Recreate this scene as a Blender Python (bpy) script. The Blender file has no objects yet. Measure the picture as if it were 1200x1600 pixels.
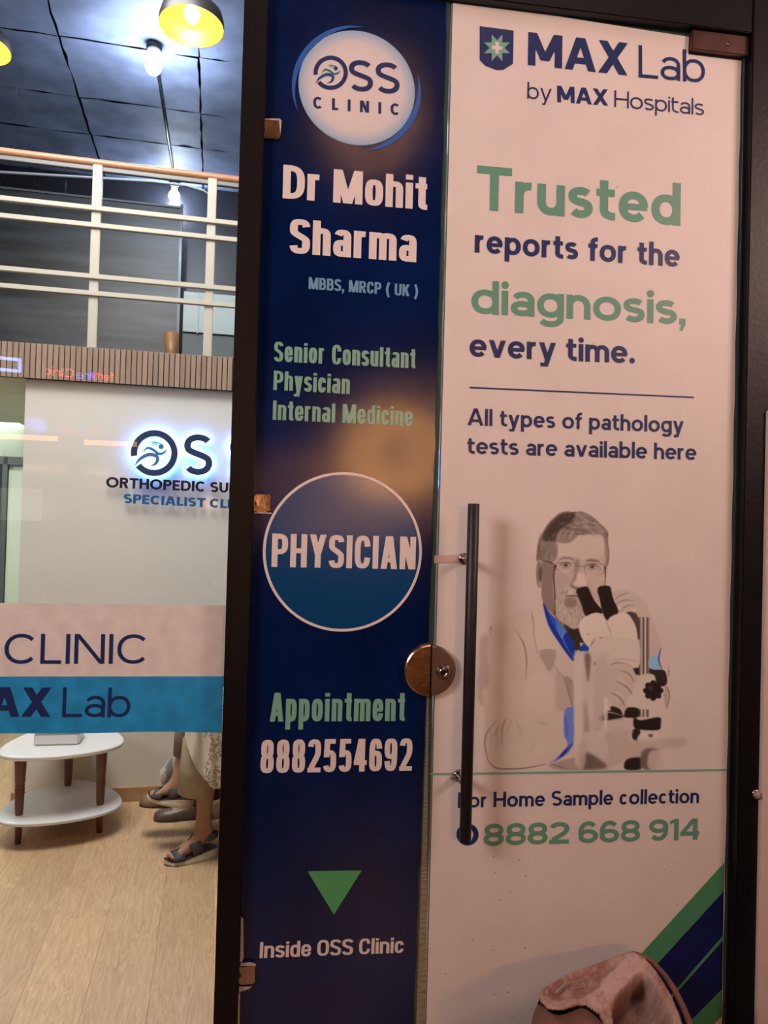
import bpy, bmesh, math, random
import numpy as np
from mathutils import Vector, Matrix
random.seed(7)
SC = bpy.context.scene
COL = SC.collection

# ------------------------------------------------------------------ camera
YAW, PITCH, ROLL, FPX = -0.14162501, 0.01555712, 0.02712778, 1200.0
EYE = Vector((0.0, -1.7, 1.4))
def _axes():
    R = Matrix.Rotation(YAW, 3, 'Z') @ Matrix.Rotation(PITCH, 3, 'X')
    r, f, u = R @ Vector((1, 0, 0)), R @ Vector((0, 1, 0)), R @ Vector((0, 0, 1))
    c, s = math.cos(ROLL), math.sin(ROLL)
    return c * r + s * u, f, -s * r + c * u
RT, FW, UP = _axes()
cam = bpy.data.objects.new('camera', bpy.data.cameras.new('camera'))
cam.data.sensor_fit = 'VERTICAL'; cam.data.sensor_height = 36; cam.data.lens = 36 * FPX / 1600
cam.data.clip_start = 0.02; cam.data.clip_end = 100
cam.matrix_world = Matrix((( RT.x, UP.x, -FW.x, EYE.x), (RT.y, UP.y, -FW.y, EYE.y), (RT.z, UP.z, -FW.z, EYE.z), (0, 0, 0, 1)))
COL.objects.link(cam); SC.camera = cam

# ------------------------------------------------------------------ world, lights, exposure
SC.view_settings.view_transform = 'Standard'; SC.view_settings.look = 'None'
SC.view_settings.gamma = 1; SC.view_settings.use_curve_mapping = False
SC.view_settings.exposure = 0.0
wd = bpy.data.worlds.new('mall_ambient'); SC.world = wd; wd.use_nodes = True
wd.node_tree.nodes['Background'].inputs[0].default_value = (0.75, 0.55, 0.5, 1)
wd.node_tree.nodes['Background'].inputs[1].default_value = 0.05

def area(name, loc, target, size, sy, power, col, spread=180):
    l = bpy.data.lights.new(name, 'AREA'); l.shape = 'RECTANGLE'; l.size = size; l.size_y = sy
    l.energy = power; l.color = col; l.spread = math.radians(spread)
    o = bpy.data.objects.new(name, l); COL.objects.link(o); o.location = loc
    o.rotation_euler = (Vector(target) - Vector(loc)).to_track_quat('-Z', 'Y').to_euler()
    return o
def point(name, loc, power, col, r=0.03):
    l = bpy.data.lights.new(name, 'POINT'); l.energy = power; l.color = col; l.shadow_soft_size = r
    o = bpy.data.objects.new(name, l); COL.objects.link(o); o.location = loc
    return o
# outside: a concourse ceiling lamp, warm pink; two unseen side fills added for evenness
area('concourse_lamp', (0.6, -1.15, 4.1), (0.55, 0.0, 1.7), 1.6, 0.8, 10, (0.98, 0.68, 0.72))
area('side_fill_right', (2.9, -1.9, 2.9), (0.8, 0.0, 2.15), 0.8, 0.8, 13, (1.0, 0.64, 0.56), 90)
area('side_fill_left', (-2.5, -2.0, 2.7), (0.0, 0.0, 2.0), 0.9, 0.9, 21, (1.0, 0.82, 0.77), 100)
# inside: side room ceiling lamp; extra fills added over waiting room and mezzanine
area('waiting_fill', (-0.9, 0.9, 4.1), (-0.7, 1.2, 0), 1.6, 1.2, 150, (1.0, 0.97, 0.93))
area('side_room_lamp', (-2.3, 3.2, 2.0), (-2.3, 3.4, 0), 1.2, 1.0, 26, (0.95, 1.0, 0.93))
area('mezzanine_fill', (-0.6, 3.6, 4.1), (-0.6, 4.2, 2.2), 1.5, 1.5, 14, (0.75, 0.84, 1.0))

# ------------------------------------------------------------------ where a sight line meets a real plane
def ray(px, py): return FW + RT * ((px - 600) / FPX) + UP * ((800 - py) / FPX)
def fac(px, py, y=0.0):
    d = ray(px, py); t = (y - EYE.y) / d.y; return EYE + d * t
def flr(px, py, z=0.0):
    d = ray(px, py); t = (z - EYE.z) / d.z; return EYE + d * t
IA = math.radians(4.3)                      # the room's walls stand at this angle to the shop front
IX = Vector((math.cos(IA), math.sin(IA), 0)); IY = Vector((-math.sin(IA), math.cos(IA), 0))
B0 = flr(215, 1251)
def bw(px, py, off=0.0):                    # back wall plane, off = metres behind it
    d = ray(px, py); o = B0 + IY * off; t = (o - EYE).dot(IY) / d.dot(IY); return EYE + d * t
def loc(v):                                 # world -> room coordinates on the back wall (u along, d behind, z)
    r = v - B0; return r.dot(IX), r.dot(IY), v.z
def room(u, d, z): return B0 + IX * u + IY * d + Vector((0, 0, z))

# ------------------------------------------------------------------ materials
def lin(c): return tuple((x / 255 / 12.92) if x / 255 <= 0.04045 else ((x / 255 + 0.055) / 1.055) ** 2.4 for x in c)
MATS = {}
def mat(name, col, rough=0.5, metal=0.0, var=0.0, vscale=8.0, bump=0.0, bscale=60.0, spec=0.5, col2=None,
        coat=0.0, emit=None, estr=0.0, stretch=None, attr=None, detail=4.0):
    if name in MATS: return MATS[name]
    m = bpy.data.materials.new(name); m.use_nodes = True; MATS[name] = m
    nt = m.node_tree; N = nt.nodes; L = nt.links; b = N['Principled BSDF']
    b.inputs['Base Color'].default_value = (*col, 1); b.inputs['Roughness'].default_value = rough
    b.inputs['Metallic'].default_value = metal; b.inputs['Specular IOR Level'].default_value = spec
    b.inputs['Coat Weight'].default_value = coat; b.inputs['Coat Roughness'].default_value = 0.12
    if emit: b.inputs['Emission Color'].default_value = (*emit, 1); b.inputs['Emission Strength'].default_value = estr
    tc = N.new('ShaderNodeTexCoord'); mp = N.new('ShaderNodeMapping'); L.new(tc.outputs['Object'], mp.inputs[0])
    if stretch: mp.inputs['Scale'].default_value = stretch
    src = None
    if attr:
        a = N.new('ShaderNodeAttribute'); a.attribute_name = attr; src = a.outputs['Color']
    if var > 0:
        n = N.new('ShaderNodeTexNoise'); n.inputs['Scale'].default_value = vscale; n.inputs['Detail'].default_value = detail
        L.new(mp.outputs[0], n.inputs['Vector'])
        mx = N.new('ShaderNodeMix'); mx.data_type = 'RGBA'
        rp = N.new('ShaderNodeMapRange'); rp.inputs[1].default_value = 0.35; rp.inputs[2].default_value = 0.65
        rp.inputs[3].default_value = 0; rp.inputs[4].default_value = 1
        L.new(n.outputs[0], rp.inputs[0]); L.new(rp.outputs[0], mx.inputs[0])
        c2 = col2 or tuple(c * (1 - var) for c in col)
        if src:
            mm = N.new('ShaderNodeMix'); mm.data_type = 'RGBA'; mm.blend_type = 'MULTIPLY'; mm.inputs[0].default_value = 1
            L.new(src, mm.inputs[6]); mx.inputs[6].default_value = (1, 1, 1, 1); mx.inputs[7].default_value = (1 - var,) * 3 + (1,)
            L.new(mx.outputs[2], mm.inputs[7]); src = mm.outputs[2]
        else:
            mx.inputs[6].default_value = (*col, 1); mx.inputs[7].default_value = (*c2, 1); src = mx.outputs[2]
    if src: L.new(src, b.inputs['Base Color'])
    if bump > 0:
        n = N.new('ShaderNodeTexNoise'); n.inputs['Scale'].default_value = bscale; n.inputs['Detail'].default_value = 3
        L.new(mp.outputs[0], n.inputs['Vector'])
        bp = N.new('ShaderNodeBump'); bp.inputs['Strength'].default_value = bump; bp.inputs['Distance'].default_value = 0.01
        L.new(n.outputs[0], bp.inputs['Height']); L.new(bp.outputs[0], b.inputs['Normal'])
    return m
def glass(name, tint=(1, 1, 1), refl=1.45, rough=0.0, dirt=0.0):
    if name in MATS: return MATS[name]
    m = bpy.data.materials.new(name); m.use_nodes = True; MATS[name] = m
    nt = m.node_tree; N = nt.nodes; L = nt.links; N.remove(N['Principled BSDF']); out = N['Material Output']
    tr = N.new('ShaderNodeBsdfTransparent'); tr.inputs[0].default_value = (*tint, 1)
    gl = N.new('ShaderNodeBsdfGlossy'); gl.inputs['Roughness'].default_value = rough
    fr = N.new('ShaderNodeFresnel'); fr.inputs[0].default_value = refl
    mx = N.new('ShaderNodeMixShader'); L.new(fr.outputs[0], mx.inputs[0]); L.new(tr.outputs[0], mx.inputs[1]); L.new(gl.outputs[0], mx.inputs[2])
    last = mx
    if dirt:                                 # scratches and dust on the pane
        tc = N.new('ShaderNodeTexCoord'); mp = N.new('ShaderNodeMapping'); mp.inputs['Scale'].default_value = (60, 1, 7); mp.inputs['Rotation'].default_value = (0, 0.35, 0)
        n = N.new('ShaderNodeTexNoise'); n.inputs['Scale'].default_value = 1.6; n.inputs['Detail'].default_value = 5
        L.new(tc.outputs['Object'], mp.inputs[0]); L.new(mp.outputs[0], n.inputs['Vector'])
        r = N.new('ShaderNodeMapRange'); r.inputs[1].default_value = 0.66; r.inputs[2].default_value = 0.8; r.inputs[3].default_value = 0.0; r.inputs[4].default_value = dirt
        L.new(n.outputs[0], r.inputs[0])
        df = N.new('ShaderNodeBsdfDiffuse'); df.inputs[0].default_value = (0.8, 0.82, 0.85, 1)
        m2 = N.new('ShaderNodeMixShader'); L.new(r.outputs[0], m2.inputs[0]); L.new(mx.outputs[0], m2.inputs[1]); L.new(df.outputs[0], m2.inputs[2]); last = m2
    L.new(last.outputs[0], out.inputs[0])
    return m
def wood(name, c1, c2, scale=(1, 12, 12), rough=0.45, ring=3.0, rnd=0.0):
    if name in MATS: return MATS[name]
    m = bpy.data.materials.new(name); m.use_nodes = True; MATS[name] = m
    nt = m.node_tree; N = nt.nodes; L = nt.links; b = N['Principled BSDF']; b.inputs['Roughness'].default_value = rough
    tc = N.new('ShaderNodeTexCoord'); mp = N.new('ShaderNodeMapping'); mp.inputs['Scale'].default_value = scale
    oi = N.new('ShaderNodeObjectInfo'); mul = N.new('ShaderNodeVectorMath'); mul.operation = 'SCALE'; mul.inputs['Scale'].default_value = 37.0
    cmb = N.new('ShaderNodeCombineXYZ'); L.new(oi.outputs['Random'], cmb.inputs[0]); L.new(oi.outputs['Random'], cmb.inputs[1])
    L.new(cmb.outputs[0], mul.inputs[0]); add = N.new('ShaderNodeVectorMath')
    L.new(tc.outputs['Object'], mp.inputs[0]); L.new(mp.outputs[0], add.inputs[0]); L.new(mul.outputs[0], add.inputs[1])
    n = N.new('ShaderNodeTexNoise'); n.inputs['Scale'].default_value = 1.2; n.inputs['Detail'].default_value = 6; n.inputs['Distortion'].default_value = 0.6
    L.new(add.outputs[0], n.inputs['Vector'])
    w = N.new('ShaderNodeMath'); w.operation = 'MULTIPLY'; w.inputs[1].default_value = ring * 6; L.new(n.outputs[0], w.inputs[0])
    s = N.new('ShaderNodeMath'); s.operation = 'FRACT'; L.new(w.outputs[0], s.inputs[0])
    n2 = N.new('ShaderNodeTexNoise'); n2.inputs['Scale'].default_value = 9; n2.inputs['Detail'].default_value = 4; L.new(add.outputs[0], n2.inputs['Vector'])
    av = N.new('ShaderNodeMix'); av.inputs[0].default_value = 0.62; L.new(s.outputs[0], av.inputs[2]); L.new(n2.outputs[0], av.inputs[3])
    mx = N.new('ShaderNodeMix'); mx.data_type = 'RGBA'; mx.inputs[6].default_value = (*c1, 1); mx.inputs[7].default_value = (*c2, 1)
    L.new(av.outputs[0], mx.inputs[0]); last = mx.outputs[2]
    if rnd:
        h = N.new('ShaderNodeMapRange'); h.inputs[3].default_value = 1 - rnd; h.inputs[4].default_value = 1 + rnd * 0.4; L.new(oi.outputs['Random'], h.inputs[0])
        sc = N.new('ShaderNodeVectorMath'); sc.operation = 'SCALE'; L.new(last, sc.inputs[0]); L.new(h.outputs[0], sc.inputs['Scale']); last = sc.outputs[0]
    L.new(last, b.inputs['Base Color'])
    return m

# ------------------------------------------------------------------ object helpers
def link(name, me, m=None, parent=None, smooth=False):
    if m is not None and not me.materials: me.materials.append(m)
    o = bpy.data.objects.new(name, me); COL.objects.link(o)
    if parent is not None: o.parent = parent
    if smooth:
        for p in me.polygons: p.use_smooth = True
    return o
def tag(o, label=None, cat=None, group=None, kind=None):
    if label: o['label'] = label
    if cat: o['category'] = cat
    if group: o['group'] = group
    if kind: o['kind'] = kind
    return o
def thing(name, label=None, cat=None, at=(0, 0, 0), group=None, kind=None):
    o = bpy.data.objects.new(name, None); COL.objects.link(o); o.location = at; o.empty_display_size = 0.05
    return tag(o, label, cat, group, kind)
def fix(o):                                  # geometry is made in world space: bring it into the parent's
    if o.parent is not None:
        M = Matrix.Translation(o.parent.location)
        p = o.parent.parent
        while p is not None: M = Matrix.Translation(p.location) @ M; p = p.parent
        o.data.transform(M.inverted())
    return o
def mesh(name, verts, faces, m, parent=None, smooth=False):
    me = bpy.data.meshes.new(name); me.from_pydata([tuple(v) for v in verts], [], faces); me.update()
    return fix(link(name, me, m, parent, smooth))
def frombm(name, bm, m, parent=None, smooth=False):
    bmesh.ops.recalc_face_normals(bm, faces=bm.faces)
    me = bpy.data.meshes.new(name); bm.to_mesh(me); bm.free()
    return fix(link(name, me, m, parent, smooth))
CUBE = [(0, 3, 2, 1), (4, 5, 6, 7), (0, 1, 5, 4), (1, 2, 6, 5), (2, 3, 7, 6), (3, 0, 4, 7)]
def hexa(a, b, bot_top_vecs=None): pass
def slab(name, quad, thick, m, parent=None, bevel=0.0):   # a quad of world points given thickness along a vector
    q = [Vector(p) for p in quad]; t = Vector(thick)
    bm = bmesh.new(); vs = [bm.verts.new(p) for p in q] + [bm.verts.new(p + t) for p in q]
    for f in CUBE: bm.faces.new([vs[i] for i in f])
    if bevel: bmesh.ops.bevel(bm, geom=bm.edges[:], offset=bevel, segments=2, affect='EDGES')
    return frombm(name, bm, m, parent)
def rbox(name, u0, u1, d0, d1, z0, z1, m, parent=None, bevel=0.0):   # box in room coordinates
    return slab(name, [room(u0, d0, z0), room(u1, d0, z0), room(u1, d1, z0), room(u0, d1, z0)], (0, 0, z1 - z0), m, parent, bevel)
def wbox(name, x0, x1, y0, y1, z0, z1, m, parent=None, bevel=0.0):
    return slab(name, [(x0, y0, z0), (x1, y0, z0), (x1, y1, z0), (x0, y1, z0)], (0, 0, z1 - z0), m, parent, bevel)
def fbar(name, pts, y0, y1, m, parent=None, bevel=0.0):   # an outline on the shop front, y0 front .. y1 back
    return slab(name, [Vector((p.x, y0, p.z)) for p in pts], (0, y1 - y0, 0), m, parent, bevel)
def tube(name, pts, r, m, parent=None, seg=12, smooth=True, caps=True):
    pts = [Vector(p) for p in pts]; rs = r if isinstance(r, (list, tuple)) else [r] * len(pts)
    bm = bmesh.new(); rings = []; up = Vector((0, 0, 1))
    for i, p in enumerate(pts):
        t = (pts[min(i + 1, len(pts) - 1)] - pts[max(i - 1, 0)]).normalized()
        a = t.cross(up)
        if a.length < 1e-3: a = t.cross(Vector((0, 1, 0)))
        a.normalize(); b = a.cross(t).normalized()
        rings.append([bm.verts.new(p + (a * math.cos(k * 2 * math.pi / seg) + b * math.sin(k * 2 * math.pi / seg)) * rs[i]) for k in range(seg)])
    for i in range(len(rings) - 1):
        for k in range(seg): bm.faces.new((rings[i][k], rings[i][(k + 1) % seg], rings[i + 1][(k + 1) % seg], rings[i + 1][k]))
    if caps: bm.faces.new(rings[0]); bm.faces.new(rings[-1][::-1])
    return frombm(name, bm, m, parent, smooth)
def lathe(name, prof, origin, axis, m, parent=None, seg=32, smooth=True):   # prof: (radius, height)
    ax = Vector(axis).normalized(); a = ax.orthogonal().normalized(); b = ax.cross(a); o = Vector(origin)
    bm = bmesh.new(); rings = []
    for r, h in prof:
        if r < 1e-6: rings.append([bm.verts.new(o + ax * h)])
        else: rings.append([bm.verts.new(o + ax * h + (a * math.cos(2 * math.pi * k / seg) + b * math.sin(2 * math.pi * k / seg)) * r) for k in range(seg)])
    for p, q in zip(rings, rings[1:]):
        for k in range(seg):
            l = (k + 1) % seg
            if len(p) == 1 and len(q) == 1: continue
            if len(p) == 1: bm.faces.new((p[0], q[l], q[k]))
            elif len(q) == 1: bm.faces.new((p[k], p[l], q[0]))
            else: bm.faces.new((p[k], p[l], q[l], q[k]))
    return frombm(name, bm, m, parent, smooth)

# ------------------------------------------------------------------ a stroke alphabet for all lettering
GEO = dict(A=.92, B=.72, C=.90, D=.84, E=.62, F=.60, G=.96, H=.80, I=0, K=.78, L=.57, M=1.0, N=.84, O=1.02, P=.70, R=.72, S=.70, T=.74, U=.78, X=.86, Y=.82,
           a=.58, b=.66, c=.58, d=.66, e=.66, f=.40, g=.66, h=.60, i=0, l=0, m=.96, n=.60, o=.70, p=.66, r=.40, s=.54, t=.42, u=.60, v=.66, y=.66)
CND = dict(A=.62, B=.58, C=.58, D=.60, E=.48, F=.46, G=.60, H=.60, I=0, K=.62, L=.46, M=.82, N=.60, O=.60, P=.58, R=.60, S=.56, T=.54, U=.60, X=.60, Y=.62,
           a=.50, b=.50, c=.47, d=.50, e=.50, f=.33, g=.50, h=.50, i=0, l=0, m=.78, n=.50, o=.51, p=.50, r=.36, s=.47, t=.35, u=.50, v=.50, y=.50)
def font(kind='geo', w=.2, h=.175, k=1.0, xh=.71, dw=None):
    return dict(T=GEO if kind == 'geo' else CND, w=w, h=h, k=k, X=xh, n=2.15 if kind == 'geo' else 3.0, ca=44 if kind == 'geo' else 14,
                kind=kind, dw=dw if dw else (.62 if kind == 'geo' else .5), asc=1.0, desc=-.28)
def glyph(ch, F):
    w, h, X, n, ca, k = F['w'], F['h'], F['X'], F['n'], F['ca'], F['k']; Q = []
    asc, desc = F['asc'], F['desc']; cnd = F['kind'] != 'geo'
    def ell(x0, y0, x1, y1, a0, a1, N=None):
        cx, cy = (x0 + x1) / 2, (y0 + y1) / 2; rx, ry = (x1 - x0 - w) / 2, (y1 - y0 - h) / 2
        N = N or max(6, int(abs(a1 - a0) / 9)); o = []
        for i in range(N + 1):
            a = math.radians(a0 + (a1 - a0) * i / N); c, s = math.cos(a), math.sin(a)
            o.append((cx + rx * math.copysign(abs(c) ** (2 / n), c), cy + ry * math.copysign(abs(s) ** (2 / n), s)))
        return o
    def pth(pts, closed=False):
        P = [pts[0]]
        for p in pts[1:]:
            if math.dist(p, P[-1]) > 1e-4: P.append(p)
        if closed and math.dist(P[0], P[-1]) < 1e-3: P.pop()
        m = len(P); Lp, Rp = [], []
        for i in range(m):
            if closed: a, b = P[i - 1], P[(i + 1) % m]
            else: a, b = P[max(i - 1, 0)], P[min(i + 1, m - 1)]
            tx, ty = b[0] - a[0], b[1] - a[1]; l = math.hypot(tx, ty) or 1; nx, ny = -ty / l, tx / l
            q = math.hypot(nx * w / 2, ny * h / 2)
            Lp.append((P[i][0] + nx * q, P[i][1] + ny * q)); Rp.append((P[i][0] - nx * q, P[i][1] - ny * q))
        for i in range(m if closed else m - 1):
            j = (i + 1) % m; Q.append([Lp[i], Rp[i], Rp[j], Lp[j]])
    def bar(x0, y0, x1, y1): Q.append([(x0, y0), (x1, y0), (x1, y1), (x0, y1)])
    def dia(xa, ya, xb, yb, ww=None):
        v = (ww or w * 1.06) / 2; Q.append([(xa - v, ya), (xa + v, ya), (xb + v, yb), (xb - v, yb)])
    def bowl(x0, y0, x1, y1):
        R = min((y1 - y0) / 2, (x1 - x0) * .8); e = ell(x1 - 2 * R, y0, x1, y1, 90, -90)
        pth([(x0, y1 - h / 2)] + e + [(x0, y0 + h / 2)])
    def ring(x0, y0, x1, y1): pth(ell(x0, y0, x1, y1, 0, 360), True)
    def ess(x0, x1, y1, y0=0.0):
        ym = (y0 + y1) / 2 + .015; a = ca * .75
        t = ell(x0, ym - h / 2, x1, y1, a, 205 if not cnd else 195); b = ell(x0, y0, x1, ym + h / 2, 25 if not cnd else 15, -180 + a)
        p0, p3 = t[-1], b[0]; dx = (x1 - x0) * .34; d = h * .55
        p1, p2 = (p0[0] + dx * .22, p0[1] - d), (p3[0] - dx * .22, p3[1] + d)
        mid = [((1 - s) ** 3 * p0[0] + 3 * (1 - s) ** 2 * s * p1[0] + 3 * (1 - s) * s * s * p2[0] + s ** 3 * p3[0],
                (1 - s) ** 3 * p0[1] + 3 * (1 - s) ** 2 * s * p1[1] + 3 * (1 - s) * s * s * p2[1] + s ** 3 * p3[1]) for s in [i / 10 for i in range(1, 10)]]
        pth(t + mid + b)
    def arch(x0, x1, top, y0=0.0):
        ry = min((x1 - x0) / 2, top * .5); e = ell(x0, top - 2 * ry, x1, top, 180, 0); pth([(x0 + w / 2, top * .45)] + e + [(x1 - w / 2, y0)])
    if ch == ' ': return [], (.28 if not cnd else .24)
    if ch.isdigit():
        W = F['dw'] * k
        if ch == '8': ring(W * .03, .5 - h / 2, W * .97, 1); ring(0, 0, W, .5 + h / 2)
        elif ch in '69':
            ring(0, 0, W, .63); a = ell(0, 0, W, 1, 180, ca * .8 + 6); lo = ell(0, 0, W, .63, 180, 190, 2)
            pth([(w / 2, .3)] + a)
            if ch == '9': Q[:] = [[(W - x, 1 - y) for x, y in q] for q in Q]
        elif ch == '2':
            t = ell(0, .38, W, 1, 168, -32); e = t[-1]
            pth(t + [(e[0] - W * .1, e[1] - .1), (w * .62, h * .9)]); bar(0, 0, W, h); Q.append([(0, 0), (w * .9, 0), (w * 1.1, h * 1.2), (0, h * .95)])
        elif ch == '5':
            bar(W * .09, 1 - h, W * .93, 1); Q.append([(W * .04, .45), (W * .04 + w, .45), (W * .09 + w, 1), (W * .09, 1)])
            pth(ell(0, 0, W, .66, 150, -158))
        elif ch == '4':
            bar(W - w * 1.35, 0, W - w * .35, 1); bar(0, .2, W, .2 + h); dia(w * .55, .2 + h * .8, W - w * 1.0, 1, w * 1.1)
        elif ch == '1':
            W = w * 1.9; bar(W - w, 0, W, 1); Q.append([(0, .74), (W - w, .84), (W - w * .5, 1), (W - w, 1), (0, .9)])
        return Q, W
    if ch == '.':
        if cnd: bar(0, 0, w, w); return Q, w
        r = w * .6; Q.append([(r + r * math.cos(i * .5236), r + r * math.sin(i * .5236)) for i in range(12)]); return Q, 2 * r
    if ch == ',': bar(0, 0, w, w * .95); Q.append([(w * .35, 0), (w, 0), (w * .5, -w * .95), (0, -w * .85)]); return Q, w
    if ch in '()':
        a = [(w * .6 + .16 * (1 - math.cos((s - .5) * 2.6)) * 1.4, -.2 + 1.25 * s) for s in [i / 12 for i in range(13)]]
        W = a[0][0] + w * .5
        pth([(W - x, y) if ch == ')' else (x, y) for x, y in a]); return Q, W
    W = F['T'][ch] * k if F['T'].get(ch) else w
    c = W / 2; w6 = w * 1.06
    if ch == 'A':
        dia(w6 / 2, 0, c - w * .1, 1); dia(W - w6 / 2, 0, c + w * .1, 1); bar(w * .9 + W * .05, .2, W - w * .9 - W * .05, .2 + h * .95)
    elif ch == 'B': bar(0, 0, w, 1); bowl(0, .5 - h / 2, W * .94, 1); bowl(0, 0, W, .5 + h / 2)
    elif ch == 'C':
        pth(ell(0, 0, W, 1, ca, 360 - ca))
        if not cnd: return Q, W * .95
    elif ch == 'G': pth(ell(0, 0, W, 1, ca, 330)); bar(W - w, .06, W, .5); bar(W * .55, .5 - h, W, .5)
    elif ch == 'D': bar(0, 0, w, 1); bowl(0, 0, W, 1)
    elif ch == 'E': bar(0, 0, w, 1); bar(0, 0, W, h); bar(0, 1 - h, W, 1); bar(0, .5 - h / 2, W * .92, .5 + h / 2)
    elif ch == 'F': bar(0, 0, w, 1); bar(0, 1 - h, W, 1); bar(0, .48 - h / 2, W * .9, .48 + h / 2)
    elif ch == 'H': bar(0, 0, w, 1); bar(W - w, 0, W, 1); bar(0, .5 - h / 2, W, .5 + h / 2)
    elif ch == 'I': bar(0, 0, w, 1)
    elif ch == 'K': bar(0, 0, w, 1); dia(w * .9, .38, W - w * .6, 1, w * 1.25); dia(W - w * .55, 0, w * 1.4, .6, w * 1.2)
    elif ch == 'L': bar(0, 0, w, 1); bar(0, 0, W, h)
    elif ch == 'M': bar(0, 0, w, 1); bar(W - w, 0, W, 1); yb = .18 if not cnd else .0; dia(c - w * .02, yb, w * .6, 1, w * 1.15); dia(c + w * .02, yb, W - w * .6, 1, w * 1.15)
    elif ch == 'N': bar(0, 0, w, 1); bar(W - w, 0, W, 1); dia(W - w * .62, 0, w * .62, 1, w * 1.2)
    elif ch == 'O': ring(0, 0, W, 1)
    elif ch == 'P': bar(0, 0, w, 1); bowl(0, .38, W, 1)
    elif ch == 'R': bar(0, 0, w, 1); bowl(0, .42, W * .96, 1); dia(W - w * .5, 0, W * .55, .46, w * 1.1)
    elif ch == 'S': ess(0, W, 1)
    elif ch == 'T': bar(0, 1 - h, W, 1); bar(c - w / 2, 0, c + w / 2, 1)
    elif ch == 'U': pth([(w / 2, 1)] + ell(0, 0, W, min(1, W), 180, 360) + [(W - w / 2, 1)])
    elif ch == 'X': dia(w * .55, 0, W - w * .58, 1, w * 1.2); dia(W - w * .55, 0, w * .58, 1, w * 1.2)
    elif ch == 'Y': dia(c, .4, w * .55, 1); dia(c, .4, W - w * .55, 1); bar(c - w / 2, 0, c + w / 2, .44)
    elif ch == 'o': ring(0, 0, W, X)
    elif ch == 'a':
        bar(W - w, 0, W, X * .62); r = ell(w * .12, X - 2 * min(W / 2, X * .36), W, X, 158, 0); pth(r + [(W - w / 2, X * .5)])
        ring(0, 0, W - w * .06, X * .62)
    elif ch == 'b': bar(0, 0, w, asc); ring(0, 0, W, X)
    elif ch == 'c': pth(ell(0, 0, W, X, ca, 360 - ca))
    elif ch == 'd': bar(W - w, 0, W, asc); ring(0, 0, W, X)
    elif ch == 'e': pth(ell(0, 0, W, X, 0, 360 - ca * .9)); bar(w * .4, X * .5 - h * .42, W - w * .12, X * .5 + h * .42)
    elif ch == 'f':
        sx = w * .42; e = ell(sx, asc - 2 * (W - sx) * .72, sx + 2 * (W - sx) * .9, asc, 180, 92); pth([(sx + w / 2, 0)] + e + [(W, asc - h / 2)]); bar(0, X - h * .95, W * .96, X)
    elif ch == 'g': ring(0, 0, W, X); pth([(W - w / 2, X)] + ell(0, desc, W, .3, 0, -148)); bar(W - w, .1, W, X)
    elif ch == 'h': bar(0, 0, w, asc); arch(0, W, X)
    elif ch == 'i':
        bar(0, 0, w, X)
        if cnd: bar(0, X + h * .55, w, X + h * .55 + h * .9)
        else: r = w * .58; Q.append([(w / 2 + r * math.cos(j * .5236), X + .17 + r * math.sin(j * .5236)) for j in range(12)])
    elif ch == 'l': bar(0, 0, w, asc)
    elif ch == 'm': bar(0, 0, w, X); arch(0, (W + w) / 2, X); arch((W - w) / 2, W, X)
    elif ch == 'n': bar(0, 0, w, X); arch(0, W, X)
    elif ch == 'p': bar(0, desc, w, X); ring(0, 0, W, X)
    elif ch == 'r': bar(0, 0, w, X); W2 = W * 1.5; pth([(w / 2, X * .4)] + ell(0, X - 2 * min(W2 / 2, X * .45), W2, X, 180, 78))
    elif ch == 's': ess(0, W, X)
    elif ch == 't':
        sx = w * .42; e = ell(sx, 0, sx + 2 * (W - sx) * .9, (W - sx) * 1.3, 180, 266); pth([(sx + w / 2, X + .2)] + e + [(W, h / 2)]); bar(0, X - h * .95, W * .96, X)
    elif ch == 'u': bar(W - w, 0, W, X); ry = min(W / 2, X * .5); pth([(w / 2, X)] + ell(0, 0, W, 2 * ry, 180, 360) + [(W - w / 2, X * .5)])
    elif ch == 'v': dia(c, 0, w * .55, X); dia(c, 0, W - w * .55, X)
    elif ch == 'y':
        dia(c, 0, w * .55, X); sl = (W - w * .55 - c) / X; dia(c + sl * desc * .9, desc, W - w * .55, X); bar(c + sl * desc - w * 1.0, desc, c + sl * desc + w * .3, desc + h * .9)
    return Q, W
PAPER_Y = -0.0030
from mathutils.geometry import delaunay_2d_cdt
def union(polys):                             # overlapping polygons -> one clean set of triangles and its outline
    vs, fs = [], []
    for q in polys:
        for i in range(1, len(q) - 1):
            t = [q[0], q[i], q[i + 1]]; ar = (t[1][0] - t[0][0]) * (t[2][1] - t[0][1]) - (t[2][0] - t[0][0]) * (t[1][1] - t[0][1])
            if abs(ar) < 1e-7: continue
            if ar < 0: t = t[::-1]
            b = len(vs); vs += [Vector(p) for p in t]; fs.append([b, b + 1, b + 2])
    V, E_, T, _, _, src = delaunay_2d_cdt(vs, [], fs, 0, 1e-7, True)
    T = [t for t, o in zip(T, src) if len(o)]
    cnt = {}
    T = [t if ((V[t[1]] - V[t[0]]).cross(V[t[2]] - V[t[0]]) if True else 0) > 0 else t[::-1] for t in [list(t) for t in T]]
    for t in T:
        for i in range(3): e = (t[i], t[(i + 1) % 3]); cnt[e] = cnt.get(e, 0) + 1
    rim = [e for e in cnt if (e[1], e[0]) not in cnt]
    return V, T, rim
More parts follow.
